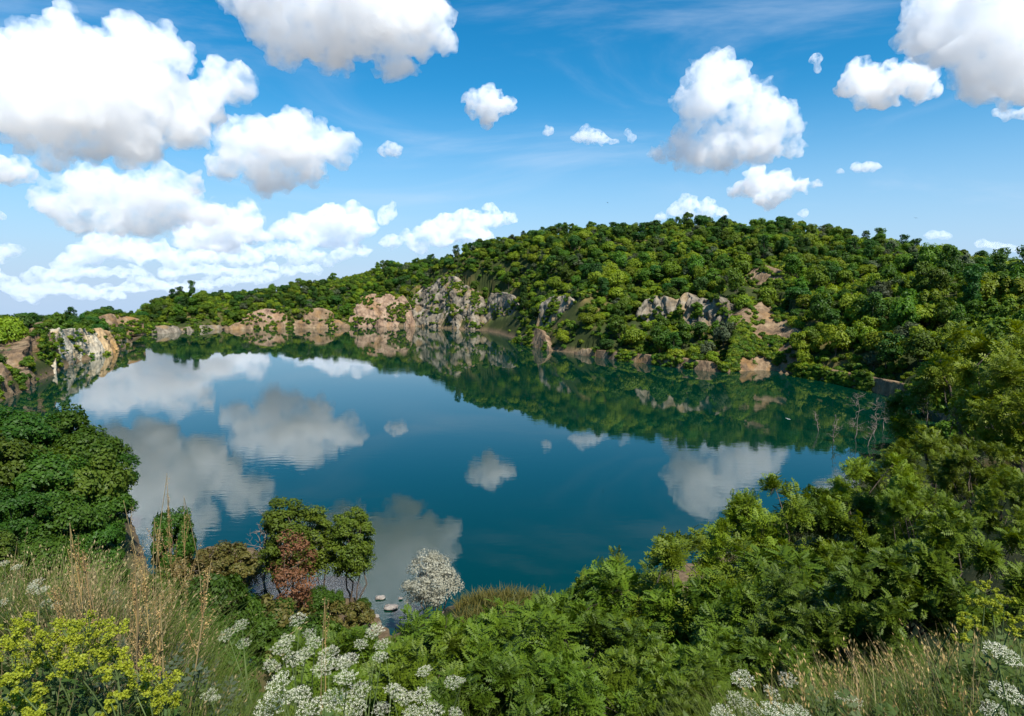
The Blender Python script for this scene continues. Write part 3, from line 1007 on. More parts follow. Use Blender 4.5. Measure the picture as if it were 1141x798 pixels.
# ------------------------------------------------------------------ the woods on the far side
def in_cliff(uv, r, grow=0.0):
    bad = np.zeros(len(uv), bool)
    for s, vt, vb, rt, rb, front in CLIFF_PIX:
        t_ = np.interp(uv[:, 0], s, vt); b_ = np.interp(uv[:, 0], s, vb); rr_ = np.interp(uv[:, 0], s, rt)
        infr = r < np.interp(uv[:, 0], s, rb) - 1           # in front of the foot: may hide the lower part
        lim = np.where(infr, t_ + (b_ - t_) * .55, b_) if front else b_
        bad |= (uv[:, 0] > s[0] + 1) & (uv[:, 0] < s[-1] - 1) & (uv[:, 1] > t_ - grow) & (uv[:, 1] < lim + grow) & (r < rr_ + 4)
    return bad


R = np.random.default_rng(5)
cand = []
for (u0, u1, r0, r1, step) in [(-90, 1240, 105, 760, 5.1)]:
    a0 = math.atan((u0 - 570.5) / F); a1 = math.atan((u1 - 570.5) / F)
    xs = np.arange(-700, 700, step); ys = np.arange(60, 760, step)
    gx, gy = np.meshgrid(xs, ys)
    P = np.c_[gx.ravel(), gy.ravel()] + R.uniform(-.48, .48, (gx.size, 2)) * step
    a = np.arctan2(P[:, 0], P[:, 1]); r = np.hypot(P[:, 0], P[:, 1])
    P = P[(a > a0) & (a < a1) & (r > r0) & (r < r1)]
    cand.append(P)
P = np.vstack(cand)
sd = shore_dist(P)
ok = sd > 1.2
P, sd = P[ok], sd[ok]
z = land_z(P)
r = np.hypot(P[:, 0], P[:, 1])
ok = z > -4
P, sd, z, r = P[ok], sd[ok], z[ok], r[ok]
# openness: grassy clearings with only shrubs
clear = fbm(np.c_[P / 38, np.zeros(len(P))], 3, 91)
hsel = R.uniform(size=len(P))
kinds, scales = [], []
for k in range(len(P)):
    q = hsel[k]
    if sd[k] < 7: kk = 'shrub' if q < .55 else 'broad'
    elif clear[k] > .36: kk = 'shrub'
    elif q < .62: kk = 'broad'
    elif q < .74: kk = 'tall'
    elif q < .80: kk = 'grey'
    else: kk = 'shrub'
    kinds.append(kk)
    s = (.44 + .68 * R.uniform() ** 1.4) * (1.0 if sd[k] > 7 else .75)
    if r[k] > 330: s *= .86
    scales.append(s)
kinds = np.array(kinds); scales = np.array(scales)
htree = {'broad': 9.2, 'tall': 12.0, 'shrub': 3.2, 'grey': 8.2, 'pine': 10.5}
hh = np.array([htree[k] for k in kinds]) * scales
ww = np.array([{'broad': 9, 'tall': 6.2, 'shrub': 5, 'grey': 7.5, 'pine': 4.5}[k] for k in kinds]) * scales
mid = project(np.c_[P, z + hh * .55]); low = project(np.c_[P, z + .3]); topp = project(np.c_[P, z + hh * .9])
bad = in_cliff(mid, r) | in_cliff(low, r) | in_cliff(topp, r)
bad &= ~((kinds == 'shrub') & (R.uniform(size=len(P)) < .22))
ok = ~bad
P, sd, z, r, kinds, scales, hh, ww, mid = (x[ok] for x in (P, sd, z, r, kinds, scales, hh, ww, mid))
# what can be seen: march outwards per azimuth bin and keep a rising skyline
order = np.argsort(r)
nb = 900
az_ = np.arctan2(P[:, 0], P[:, 1])
bin_ = ((az_ + 1.0) / 2.0 * nb).astype(int)
half = np.maximum(1, (ww / 2 / r / 2.0 * nb)).astype(int)
sky_ = np.full(nb + 200, -9.0)
gsky = np.full(nb + 200, -9.0)
area = np.zeros(len(P))
for k in order:
    s_ = slice(max(0, bin_[k] - half[k]), bin_[k] + half[k] + 1)
    bot = (z[k] - 30) / r[k]; top = (z[k] + hh[k] - 30) / r[k]
    vis = np.clip(top - np.maximum(bot, sky_[s_]), 0, None)
    area[k] = vis.sum()
    sky_[s_] = np.maximum(sky_[s_], np.where(vis > 0, bot + (top - bot) * .85, sky_[s_]))
inframe = (mid[:, 0] > -15) & (mid[:, 0] < 1156)
area = np.where(inframe, area, area * .02)
seen = area > 1e-4
P, sd, z, r, kinds, scales, hh, ww, mid, area = (x[seen] for x in (P, sd, z, r, kinds, scales, hh, ww, mid, area))
print('woods candidates', len(P), {k: int((kinds == k).sum()) for k in set(kinds)})


def zone(u, v, r_, s_):
    if u < 150: return 'on the left bank of the lake'
    if u < 380: return 'on the low far shore, left of the pinkish cliff'
    if u < 600: return 'on the slope around the tall grey crag' if r_ < 520 else 'on the long left shoulder of the hill'
    if s_ < 14: return 'at the water along the right shore'
    if u < 830: return 'on the hillside above the columnar cliff' if r_ < 400 else 'near the top of the wooded hill'
    return 'on the steep right shore beside the scree slope' if r_ < 300 else 'high on the right flank of the hill'


rank = np.argsort(-area)
LIMIT = {'broad': 290, 'tall': 80, 'grey': 40, 'shrub': 90}
got = {k: 0 for k in LIMIT}
indiv = np.zeros(len(P), bool)
KW = {'broad': ('broadleaf tree', 'tree', 'round leafy tree'), 'tall': ('tall tree', 'tree', 'tall narrow leafy tree'),
      'grey': ('grey green tree', 'tree', 'grey green loose-leaved tree'), 'shrub': ('shrub', 'shrub', 'low rounded shrub')}
COLW = {M_OAK.name: 'mid green', M_BRIGHT.name: 'bright yellow-green', M_DARK.name: 'dark green', M_OLIVE.name: 'pale'}
for k in rank:
    kk = kinds[k]
    if got[kk] >= LIMIT[kk]: continue
    got[kk] += 1
    indiv[k] = True
    pr = PROTO[kk]
    w_ = np.ones(len(pr))
    if kk == 'broad':
        w_ = np.array((1, 1, 1.6, 1.6, .9, 1.5, .9)) if mid[k, 0] > 560 else np.array((1.3, 1.2, .6, .6, 1.1, .7, 1.5))
    o = pr[R.choice(len(pr), p=w_ / w_.sum())]
    zn = zone(mid[k, 0], mid[k, 1], r[k], sd[k])
    colw = COLW[o.children[0].data.materials[0].name if o.children[0].name.startswith('crown') else o.children[1].data.materials[0].name]
    lab = f'{colw} {KW[kk][2]} {zn}' if kk != 'grey' else f'{KW[kk][2]} {zn}'
    plant(o, (P[k, 0], P[k, 1], z[k] - .15), scales[k], R.uniform(0, 6.28), lab, KW[kk][1], f'{lab}s'.replace('tree ', 'trees ').replace('shrub ', 'shrubs ')[:-1], R.uniform(.75, 1.35))
print('individual', got, 'rest', int((~indiv).sum()))


# ------------------------------------------------------------------ stuff scattered by geometry nodes
def scatter(name, pts, scl, rot, sources, base_mat=None, squash=.25, seed=0):
    me = bpy.data.meshes.new(name)
    me.vertices.add(len(pts)); me.vertices.foreach_set('co', np.asarray(pts, np.float32).ravel())
    a1 = me.attributes.new('siz', 'FLOAT', 'POINT'); a1.data.foreach_set('value', np.asarray(scl, np.float32))
    a2 = me.attributes.new('rot', 'FLOAT_VECTOR', 'POINT'); a2.data.foreach_set('vector', np.asarray(rot, np.float32).ravel())
    a3 = me.attributes.new('pick', 'INT', 'POINT'); a3.data.foreach_set('value', np.random.default_rng(seed).integers(0, 1000, len(pts)).astype(np.int32))
    o = bpy.data.objects.new(name, me); COL.objects.link(o)
    ng = bpy.data.node_groups.new(name + ' scatter', 'GeometryNodeTree')
    ng.interface.new_socket('Geometry', in_out='INPUT', socket_type='NodeSocketGeometry')
    ng.interface.new_socket('Geometry', in_out='OUTPUT', socket_type='NodeSocketGeometry')
    gi = ng.nodes.new('NodeGroupInput'); go = ng.nodes.new('NodeGroupOutput')
    ip = ng.nodes.new('GeometryNodeInstanceOnPoints')
    jg = ng.nodes.new('GeometryNodeGeometryToInstance')
    for s in reversed(sources):
        ob = ng.nodes.new('GeometryNodeObjectInfo'); ob.inputs['Object'].default_value = s; ob.inputs['As Instance'].default_value = True
        ob.transform_space = 'ORIGINAL'
        ng.links.new(ob.outputs['Geometry'], jg.inputs[0])
    def attr(nm, ty):
        n = ng.nodes.new('GeometryNodeInputNamedAttribute'); n.data_type = ty; n.inputs['Name'].default_value = nm
        return n.outputs[0]
    ng.links.new(gi.outputs[0], ip.inputs['Points'])
    if len(sources) > 1:
        jn = ng.nodes.new('GeometryNodeJoinGeometry')
        ng.nodes.remove(jg)
        for s in [n for n in ng.nodes if n.bl_idname == 'GeometryNodeObjectInfo']:
            ng.links.new(s.outputs['Geometry'], jn.inputs[0])
        ng.links.new(jn.outputs[0], ip.inputs['Instance'])
        ip.inputs['Pick Instance'].default_value = True
        ng.links.new(attr('pick', 'INT'), ip.inputs['Instance Index'])
    else:
        s = [n for n in ng.nodes if n.bl_idname == 'GeometryNodeObjectInfo'][0]
        ng.nodes.remove(jg)
        ng.links.new(s.outputs['Geometry'], ip.inputs['Instance'])
    er = ng.nodes.new('FunctionNodeEulerToRotation')
    ng.links.new(attr('rot', 'FLOAT_VECTOR'), er.inputs[0]); ng.links.new(er.outputs[0], ip.inputs['Rotation'])
    ng.links.new(attr('siz', 'FLOAT'), ip.inputs['Scale'])
    ng.links.new(ip.outputs[0], go.inputs[0])
    md = o.modifiers.new('scatter', 'NODES'); md.node_group = ng
    return o


def crown_of(o): return [c for c in o.children if c.name.startswith('crown')][0]


rest = ~indiv
for kk, name, lab in (('broad', 'woodland', 'unbroken mass of leafy green treetops covering the hill'),):
    m_ = rest & np.isin(kinds, ('broad', 'tall', 'grey'))
    pts = np.c_[P[m_], z[m_] - .15]
    rot = np.c_[np.zeros((len(pts), 2)), R.uniform(0, 6.28, len(pts))]
    src = [crown_of(o) for o in PROTO['broad'] + PROTO['tall'] + PROTO['grey']]
    o = scatter(name, pts, scales[m_], rot, src, seed=3)
    tag(o, lab, 'woodland', kind='stuff')
m_ = rest & (kinds == 'shrub')
# and more low growth filling the ground between the trees
extra = []
n_ex = 10000
ia = R.integers(0, len(P), n_ex)
Pe = P[ia] + R.normal(size=(n_ex, 2)) * 5.0
sde = shore_dist(Pe); ze = land_z(Pe); re = np.hypot(Pe[:, 0], Pe[:, 1])
pe_uv = project(np.c_[Pe, ze + .8])
good = (sde > 1.0) & ~(in_cliff(pe_uv, re) & (R.uniform(size=n_ex) < .93))
pts = np.vstack((np.c_[P[m_], z[m_] - .1], np.c_[Pe, ze - .2][good]))
scl = np.concatenate((scales[m_], R.uniform(.3, .75, good.sum())))
o = scatter('undergrowth', pts, scl, np.c_[np.zeros((len(pts), 2)), R.uniform(0, 6.28, len(pts))], [crown_of(o) for o in PROTO['shrub']], seed=4)
tag(o, 'low green scrub growing between the trees on the banks', 'scrub', kind='stuff')
pts = np.vstack([c[R.permutation(len(c))[:int(len(c) * f)]] for c, f in CLIFF_PTS])
pts = pts[fbm(pts / 6.5, 3, 61) + R.normal(size=len(pts)) * .06 > .10]
o = scatter('cliff_scrub', pts, R.uniform(.22, .55, len(pts)), np.c_[np.zeros((len(pts), 2)), R.uniform(0, 6.28, len(pts))], [crown_of(o) for o in PROTO['shrub']], seed=5)
tag(o, 'green tufts of scrub clinging to the rock faces', 'scrub', kind='stuff')
print('cliff scrub', len(pts))
for kind in PROTO.values():
    for o in kind:
        if not o['_used']:
            for c in list(o.children): bpy.data.objects.remove(c)
            bpy.data.objects.remove(o)
print('woods', time.time() - T0)
# ------------------------------------------------------------------ near trees and bushes
M_LOCUST = leaf_mat('locust leaves', (.070, .128, .006), (.190, .240, .012), var=.012, val=.3, transl=.28)
M_LOCUST2 = leaf_mat('deep locust leaves', (.042, .088, .005), (.112, .166, .009), var=.012, val=.25, transl=.28)
M_POPLAR = leaf_mat('poplar leaves', (.055, .100, .008), (.130, .180, .016), var=.02, val=.15)
M_NEARBROAD = leaf_mat('bank tree leaves', (.022, .070, .006), (.065, .135, .010), var=.02, val=.22)
M_NEARLIGHT = leaf_mat('light bank tree leaves', (.045, .090, .008), (.090, .140, .014), var=.015, val=.15)
M_BROWN = leaf_mat('withered leaves', (.15, .065, .025), (.30, .15, .07), var=.01, val=.15)
M_SILVER = leaf_mat('silvery blossom', (.27, .26, .19), (.46, .45, .36), var=.01, val=.06)
M_RUST = leaf_mat('yellowing leaves', (.060, .080, .014), (.19, .14, .035), var=.02, val=.15)


def frond_template(n_pair=5, w=.42):
    """a feather-shaped compound leaf along +X, length 1, facing +Z"""
    q = []
    def leaflet(x, side, ln, z):
        if side == 0:
            a = np.array((x, 0, z)); d = np.array((1, 0, -.25)); s = np.array((0, 1, 0))
        else:
            a = np.array((x, 0, z)); d = np.array((.45, side, -.22)); s = np.array((1, -.45 * side, 0))
        d = d / np.linalg.norm(d); s = s / np.linalg.norm(s)
        q.append((a, a + d * ln * .5 + s * ln * .24, a + d * ln, a + d * ln * .5 - s * ln * .24))
    for k in range(n_pair):
        x = .18 + .72 * k / (n_pair - 1)
        z = -.28 * (x ** 2)
        ln = w * (1 - .35 * abs(k / (n_pair - 1) - .45))
        leaflet(x, 1, ln, z); leaflet(x, -1, ln, z)
    leaflet(.92, 0, w * .9, -.26)
    return np.array(q).reshape(-1, 3)


def place_template(R, T, P, D, Up, S):
    """copies of T at points P, +X along D, +Z near Up, length S"""
    X = unit(D); Zv = unit(Up - (Up * X).sum(1, keepdims=True) * X); Y = np.cross(Zv, X)
    M = np.stack((X, Y, Zv), -1) * np.asarray(S).reshape(-1, 1, 1)
    V_ = np.einsum('nij,kj->nki', M, T) + P[:, None]
    return V_.reshape(-1, 3)


def frond_tree(name, seed, W, H, zb, n_cl, cl, twigs, per, fl, mat, r0, n_pair=5, limbs=10, spread=.9, multi=1):
    R = np.random.default_rng(seed)
    C = crown_clumps(R, W, H, zb, n_cl, cl)
    cs = np.array([c for c, r in C]); rs = np.array([r for c, r in C])
    mid = cs.mean(0)
    tp, td = [], []
    for c, r in C:
        k = max(3, int(twigs / n_cl * R.uniform(.7, 1.3)))
        d = unit(unit(R.normal(size=(k, 3))) + unit(c - mid) * .55 + np.array((0, 0, .35)))
        tp.append(c + d * r * R.uniform(.5, 1.12, (k, 1)) * np.array((1, 1, .85))); td.append(unit(d + np.array((0, 0, .25))))
    tp, td = np.vstack(tp), np.vstack(td)
    n = len(tp)
    T = frond_template(n_pair)
    # fronds around each twig
    Pn, Dn, Un = [], [], []
    for j in range(per):
        along = (j + .5) / per
        side = unit(np.cross(td, R.normal(size=(n, 3))))
        d = unit(td * (.35 + .5 * along) + side * spread + np.array((0, 0, .08)))
        Pn.append(tp - td * fl * (1.3 * (1 - along))); Dn.append(d); Un.append(unit(np.array((0, 0, 1.0)) * .8 + td * .5 + R.normal(size=(n, 3)) * .3))
    Pn, Dn, Un = np.vstack(Pn), np.vstack(Dn), np.vstack(Un)
    V_ = place_template(R, T, Pn, Dn, Un, fl * R.uniform(.7, 1.25, len(Pn)))
    root = empty(name, (0, 0, 0))
    mesh_np('crown', V_, np.arange(len(V_)).reshape(-1, 4), mat, root)
    parts = []
    for m in range(multi):
        b = np.array((R.normal() * .25, R.normal() * .25, -.8)) * (0 if multi == 1 else 1) + (0, 0, -.8 if multi == 1 else 0)
        parts.append(limb(R, b, (R.normal() * W * .12, R.normal() * W * .12, zb + H * .62), r0, r0 * .3, .07, 9, 7))
    for k in R.permutation(len(cs))[:limbs]:
        z0 = min(zb * R.uniform(.6, 1.6) + .2, cs[k][2] * .75)
        parts.append(limb(R, (0, 0, z0), cs[k], r0 * .45, r0 * .1, .12, 6, 5))
        for q in range(3):
            e = cs[k] + unit(R.normal(size=3)) * rs[k] * .8
            parts.append(limb(R, cs[k], e, r0 * .12, r0 * .04, .12, 4, 4))
    v, f = join(parts)
    mesh_np('trunk', v, f, BARK, root, smooth=True)
    root['_h'] = zb + H * .97; root['_used'] = 0
    return root


def fine_tree(name, seed, W, H, zb, n_cl, cl, n_leaf, size, mat, r0=.2, shape='round', bark=None, limbs=9, multi=1):
    R = np.random.default_rng(seed)
    root = empty(name, (0, 0, 0))
    (v, f), cs, rs = crown_mesh(seed, W, H, zb, n_cl, cl, n_leaf, size, shape)
    mesh_np('crown', v, f, mat, root)
    if multi == 1:
        v, f = trunk_mesh(seed, zb + H, zb, cs, r0, limbs)
    else:
        parts = []
        for m in range(multi):
            a = m / multi * 6.28 + R.uniform(0, .6)
            parts.append(limb(R, (math.cos(a) * .35, math.sin(a) * .35, -.6), (math.cos(a) * W * .26, math.sin(a) * W * .26, zb + H * .75), r0, r0 * .25, .07, 8, 6))
        for k in R.permutation(len(cs))[:limbs]:
            a = R.uniform(0, 6.28)
            parts.append(limb(R, (math.cos(a) * W * .1, math.sin(a) * W * .1, max(zb * .9, cs[k][2] - rs[k] * 1.6)), cs[k], r0 * .4, r0 * .08, .1, 5, 4))
        v, f = join(parts)
    mesh_np('trunk', v, f, bark or BARK, root, smooth=True)
    root['_h'] = zb + H * .97; root['_used'] = 0
    return root


def stand(o, u, v_top, r, label, cat, group=None, rz=None, wide=1.0, sink=.1):
    """plant o on the ground at range r below column u so that it is as tall as it looks"""
    top = at_range(u, v_top, r)
    z0 = float(land_z(top[None, :2])[0])
    h = max(.4, top[2] - z0)
    s = h / o['_h']
    c = plant(o, (top[0], top[1], z0 - sink), 1.0, R.uniform(0, 6.28) if rz is None else rz, label, cat, group)
    c.scale = (s * wide, s * wide, s)
    return c


LT = [frond_tree('locust_tree', 201, 8.5, 8.0, 1.8, 30, 1.15, 560, 8, .46, M_LOCUST, .16, n_pair=4),
      frond_tree('locust_tree', 202, 7.5, 8.5, 2.0, 28, 1.15, 540, 8, .46, M_LOCUST, .15, n_pair=4),
      frond_tree('locust_tree', 203, 8.5, 7.0, 1.6, 28, 1.15, 540, 8, .46, M_LOCUST2, .15, n_pair=4)]
LB = [frond_tree('locust_bush', 211, 5.0, 3.6, .3, 30, .62, 560, 9, .25, M_LOCUST2, .06, multi=4, limbs=12),
      frond_tree('locust_bush', 212, 4.6, 3.4, .3, 28, .62, 540, 9, .25, M_LOCUST2, .06, multi=4, limbs=12),
      frond_tree('locust_bush', 213, 5.0, 3.2, .2, 30, .62, 560, 9, .25, M_LOCUST2, .06, multi=5, limbs=12)]
NB = [fine_tree('bank_tree', 221, 9.0, 7.5, 1.2, 46, 1.0, 20000, .22, M_NEARBROAD),
      fine_tree('bank_tree', 222, 8.0, 8.0, 1.2, 42, .95, 18000, .22, M_NEARBROAD),
      fine_tree('bank_tree', 223, 8.0, 6.5, 1.0, 40, .95, 17000, .21, M_NEARLIGHT)]
SB = fine_tree('silver_bush', 231, 5.0, 4.0, .4, 40, .55, 9000, .13, M_OLIVE, r0=.07, multi=5, limbs=24)

trees_r = [  # u, v_top, range, proto, wide, label
 (1112, 352, 60, 0, .95, 'tallest green locust tree rising at the right edge above the others'),
 (1062, 418, 62, 2, 1.0, 'darker locust tree left of the tallest one at the right edge'),
 (1150, 392, 42, 1, 1.0, 'locust tree cut off by the right edge of the view'),
 (1030, 478, 52, 1, .95, 'green locust tree beside the dead branches in the water'),
 (1090, 482, 36, 0, .9, 'big bright locust tree in front of the right edge group'),
 (985, 505, 48, 0, .95, 'light green locust tree whose tip meets the mirrored cloud'),
 (1025, 540, 30, 2, .85, 'dark locust tree in the middle of the right grove'),
 (935, 548, 44, 2, .95, 'locust tree between two lighter ones in the right grove'),
 (882, 533, 42, 0, .9, 'slender locust tree with its trunk against the water'),
 (835, 560, 40, 1, .85, 'green locust tree leaning over the water left of the slender one'),
 (1130, 520, 22, 1, .8, 'nearest large locust tree at the right edge'),
 (778, 590, 25, 0, 1.0, 'rounded locust tree standing at the edge of the open water'),
 (735, 628, 31, 1, .75, 'small locust tree at the left end of the right grove'),
 (960, 600, 27, 0, .8, 'low bright locust tree in the shade of the right grove'),
 (668, 628, 27, 1, .75, 'leafy locust tree nearest to the grassy knoll'),
 (690, 612, 34, 1, .5, 'thin young locust tree sticking out over the water'),
]
for u, v, r_, k, wd, lab in trees_r:
    stand(LT[k], u, v, r_, lab, 'tree', None, wide=wd)
bush_r = [
 (1075, 572, 16, 0, .9, 'bright locust bush below the trees at the right'),
 (1010, 618, 15, 1, .95, 'dark locust bush above the seedy grass at the right'),
 (930, 650, 15, 1, 1.0, 'shaded locust bush in the hollow behind the right grass'),
 (868, 640, 22, 2, 1.0, 'locust bush at the foot of the slender tree'),
 (812, 712, 15, 0, 1.0, 'broad light locust bush under the rounded tree'),
 (860, 722, 12, 1, 1.0, 'dark locust bush behind the white flowers at lower right'),
 (770, 742, 11, 2, .9, 'drooping locust bush in the lower middle right'),
 (708, 652, 24, 2, 1.0, 'locust bush behind the lower middle ones, at the water edge'),
 (655, 655, 25, 0, .8, 'upright locust bush next to the thin young tree'),
 (700, 730, 12, 0, 1.0, 'nearest locust bush at the bottom right of the middle'),
 (640, 690, 17, 1, 1.0, 'full locust bush right of the grassy knoll'),
 (590, 712, 15, 2, 1.1, 'locust bush in front of the grassy knoll'),
 (545, 690, 19, 0, 1.0, 'locust bush left of the grassy knoll'),
 (500, 700, 20, 1, 1.0, 'locust bush just below the silvery shrub'),
 (465, 722, 15, 0, 1.0, 'locust bush behind the white flower patch'),
 (640, 750, 11, 2, 1.0, 'low locust bush at the very bottom of the middle'),
 (560, 748, 11, 1, 1.0, 'dark low locust bush right of the white flower patch'),
 (790, 762, 9.5, 1, .9, 'low dark locust bush left of the lower right flowers'),
 (400, 722, 17, 1, 1.0, 'locust bush partly behind the white flower heads'),
 (350, 715, 19, 2, .9, 'small locust bush below the islet trees'),
]
for u, v, r_, k, wd, lab in bush_r:
    stand(LB[k], u, v, r_, lab, 'bush', None, wide=wd)

left_bank = [
 (12, 452, 92, 0, 1.0, 'dark round tree topping the left bank thicket at the left edge'),
 (52, 448, 96, 1, 1.0, 'dark tree at the top of the left bank thicket'),
 (-20, 478, 74, 2, 1.0, 'light green tree cut off by the left edge in the thicket'),
 (92, 474, 90, 0, .95, 'dark broad tree at the upper right of the left thicket'),
 (122, 500, 86, 1, .9, 'tree at the right tip of the left thicket above the water'),
 (40, 500, 72, 0, 1.0, 'big dark tree in the middle of the left thicket'),
 (85, 498, 74, 2, .9, 'yellowish green tree in the middle of the left thicket'),
 (112, 540, 72, 0, .8, 'low tree at the water under the right tip of the left thicket'),
 (10, 540, 54, 1, 1.0, 'dark tree low in the left thicket by the left edge'),
 (66, 548, 56, 0, .9, 'dark shaded tree in the lower left thicket'),
 (108, 575, 55, 1, .8, 'dark tree at the lower right of the left thicket'),
 (35, 592, 38, 0, .9, 'nearest dark tree of the left thicket'),
 (95, 610, 36, 1, .8, 'dark tree below the left thicket behind the dry grass'),
 (-25, 590, 34, 2, .9, 'pale green tree at the left edge behind the flowers'),
]
for u, v, r_, k, wd, lab in left_bank:
    stand(NB[k], u, v, r_, lab, 'tree', None, wide=wd)
for u, v, r_, wd, lab in [(14, 462, 99, .45, 'silvery grey bush on top of the left thicket'), (106, 482, 95, .4, 'small silvery bush at the right of the left thicket')]:
    stand(SB, u, v, r_, lab, 'bush', None, wide=wd)

# islet trees, the withered one, the silvery bush
PT = [fine_tree('poplar_tree', 241, 3.6, 9.4, 1.0, 110, .52, 24000, .125, M_POPLAR, r0=.09, multi=3),
      fine_tree('poplar_tree', 242, 3.4, 8.8, 1.2, 95, .50, 20000, .125, M_POPLAR, r0=.08, multi=3),
      fine_tree('poplar_tree', 243, 4.6, 8.8, 1.0, 130, .55, 28000, .125, M_POPLAR, r0=.09, multi=4)]
stand(PT[0], 316, 545, 58, 'tallest of the young green trees on the islet, at the left', 'tree', rz=1.0, wide=1.15)
stand(PT[1], 349, 558, 59, 'slim green tree between the other two on the islet', 'tree', rz=0.3, wide=1.2)
stand(PT[2], 390, 560, 58, 'widest leafy green tree at the right of the islet', 'tree', rz=2.0, wide=1.05)
WT = fine_tree('withered_tree', 251, 3.0, 5.8, 1.2, 34, .5, 4200, .095, M_BROWN, r0=.06, multi=2, bark=BARK)
stand(WT, 325, 588, 53, 'withered reddish brown tree in front of the green islet trees', 'tree', rz=.5)
RB = fine_tree('yellowing_bush', 261, 3.4, 2.2, .1, 26, .42, 8000, .095, M_RUST, r0=.04, multi=4)
for u, v, r_, wd, lab in [(388, 672, 52, 1.0, 'rusty yellow bush at the foot of the islet trees'), (312, 662, 50, .8, 'yellowing bush under the withered tree'),
                          (262, 610, 66, 1.1, 'dry brownish reed bush on the spit in the inlet'), (232, 606, 66, 1.0, 'brown grassy bush at the left end of the spit'),
                          (212, 615, 60, .9, 'yellowish bush at the water left of the inlet')]:
    stand(RB, u, v, r_, lab, 'bush', wide=wd)
for u, v, r_, k, wd, lab in [(188, 560, 62, 1, .55, 'narrow dark conical tree left of the inlet'), (230, 634, 42, 0, .8, 'dark green bushy tree at the left side of the inlet'),
                             (205, 655, 34, 1, .7, 'dark bushy tree above the inlet behind the dry stalks'), (255, 652, 44, 0, .6, 'low dark tree beside the narrow inlet'),
                             (178, 640, 44, 2, .7, 'light green bushy tree left of the inlet'), (235, 690, 24, 1, .7, 'near dark green bush below the inlet')]:
    stand(NB[k], u, v, r_, lab, 'tree', wide=wd)
for u, v, r_, k, wd, lab in [(352, 652, 55, 0, 1.0, 'dark low bush between the trunks of the islet trees'), (372, 656, 56, 1, .9, 'dark low bush under the widest islet tree'),
                             (405, 664, 55, 0, .8, 'small dark bush at the right end of the islet'), (296, 668, 49, 1, 1.0, 'dark bush at the water below the withered tree'),
                             (345, 684, 44, 0, 1.0, 'dark green bush on the bank in front of the islet')]:
    stand(NB[k], u, v, r_, lab, 'bush', wide=wd)
SW = fine_tree('blossoming_bush', 271, 4.6, 4.8, .35, 54, .5, 14000, .085, M_SILVER, r0=.07, multi=5, bark=BARK_PALE, limbs=26)
stand(SW, 482, 612, 51, 'silvery white bush in full bloom standing at the near shore', 'bush', rz=.4, wide=.95)

# ------------------------------------------------------------------ rocks, dead wood, birds
STONE = ((.16, .13, .11), (.34, .30, .26), (.46, .42, .37), (.34, .26, .20))
def rock(name, seed, loc, size, label, pal=SAND):
    v, f = ico(4)
    q = v * 1.0
    d = fbm(q * 1.4 + seed * 9, 3, seed) * .35 + np.round(fbm(q * 1.1 + seed, 2, seed + 4) * 4) / 4 * .25
    v = v * (1 + d)[:, None] * np.asarray(size) * .5
    o = mesh_np(name, v, f, rock_mat('boulder', pal, 0, 3.0))
    o.location = loc
    return tag(o, label, 'rock')


for k, (u, v, s, lab) in enumerate([(423, 667, 1.0, 'small flat pale rock in the water right of the islet'), (436, 678, 1.3, 'larger pale boulder in the shallow water right of the islet'),
                                    (418, 688, .9, 'pinkish rock at the waterline below the islet trees'), (446, 668, .5, 'little rock farthest right of the islet in the water')]):
    p = at_water(u, v)
    rock('rock', 300 + k, (p[0], p[1], .12), (s * .9, s * .7, s * .30), lab, STONE)


def dead_tree(seed, p, h, label, lean=(0, 0)):
    R = np.random.default_rng(seed)
    top = np.array((lean[0], lean[1], h))
    parts = [limb(R, (0, 0, -1.2), top, .12, .02, .06, 10, 6)]
    n = int(7 + h * 2)
    for k in range(n):
        t = R.uniform(.12, .95)
        a = top * t
        d = unit(np.array((R.normal(), R.normal(), R.uniform(.1, .9))))
        ln = h * R.uniform(.14, .38) * (1.1 - t * .6)
        e = a + d * ln
        parts.append(limb(R, a, e, .05, .012, .15, 6, 4))
        for q in range(3):
            tt = R.uniform(.3, .9); b = a + d * ln * tt
            parts.append(limb(R, b, b + unit(d + R.normal(size=3) * .7) * ln * .45, .02, .008, .1, 4, 3))
    v, f = join(parts)
    o = mesh_np('dead_tree', v, f, BARK_PALE, smooth=True)
    o.location = p
    return tag(o, label, 'dead tree', 'bare dead trees standing in the water at the right')


for k, (u, v, vt, lx, lab) in enumerate([(912, 480, 458, -1.0, 'small leaning dead twig farthest left in the dark water'), (930, 492, 462, 0, 'bushy bare dead tree second from the left in the water'),
                                         (951, 488, 438, .3, 'tallest forked dead trunk standing in the water'), (974, 484, 444, 0, 'straight dead trunk with many twigs right of the tallest'),
                                         (962, 497, 470, 2.2, 'short dead branch slanting to the right over the water'), (987, 478, 446, -.4, 'thin dead tree with hanging twigs near the bank'),
                                         (1010, 492, 452, .2, 'dead tree farthest right, close to the green grove'), (1000, 470, 440, .5, 'pale dead bush at the foot of the right bank'),
                                         (1030, 470, 436, 0, 'brown dead tree leaning on the right bank')]):
    p = at_water(u, v)
    r_ = math.hypot(p[0], p[1])
    h = at_range(u, vt, r_)[2]
    dead_tree(400 + k, p, h, lab, (lx, 0))
for k, (u, vb, vt) in enumerate([(298, 655, 570), (290, 650, 585)]):
    p = at_water(u, vb); r_ = math.hypot(p[0], p[1])
    o = dead_tree(420 + k, p, at_range(u, vt, r_)[2], ['tall bare sapling left of the islet trees', 'shorter bare sapling left of the islet trees'][k], (.3, 0))
    o['group'] = 'bare saplings by the islet'
stemm = at_range(590, 378, 318)


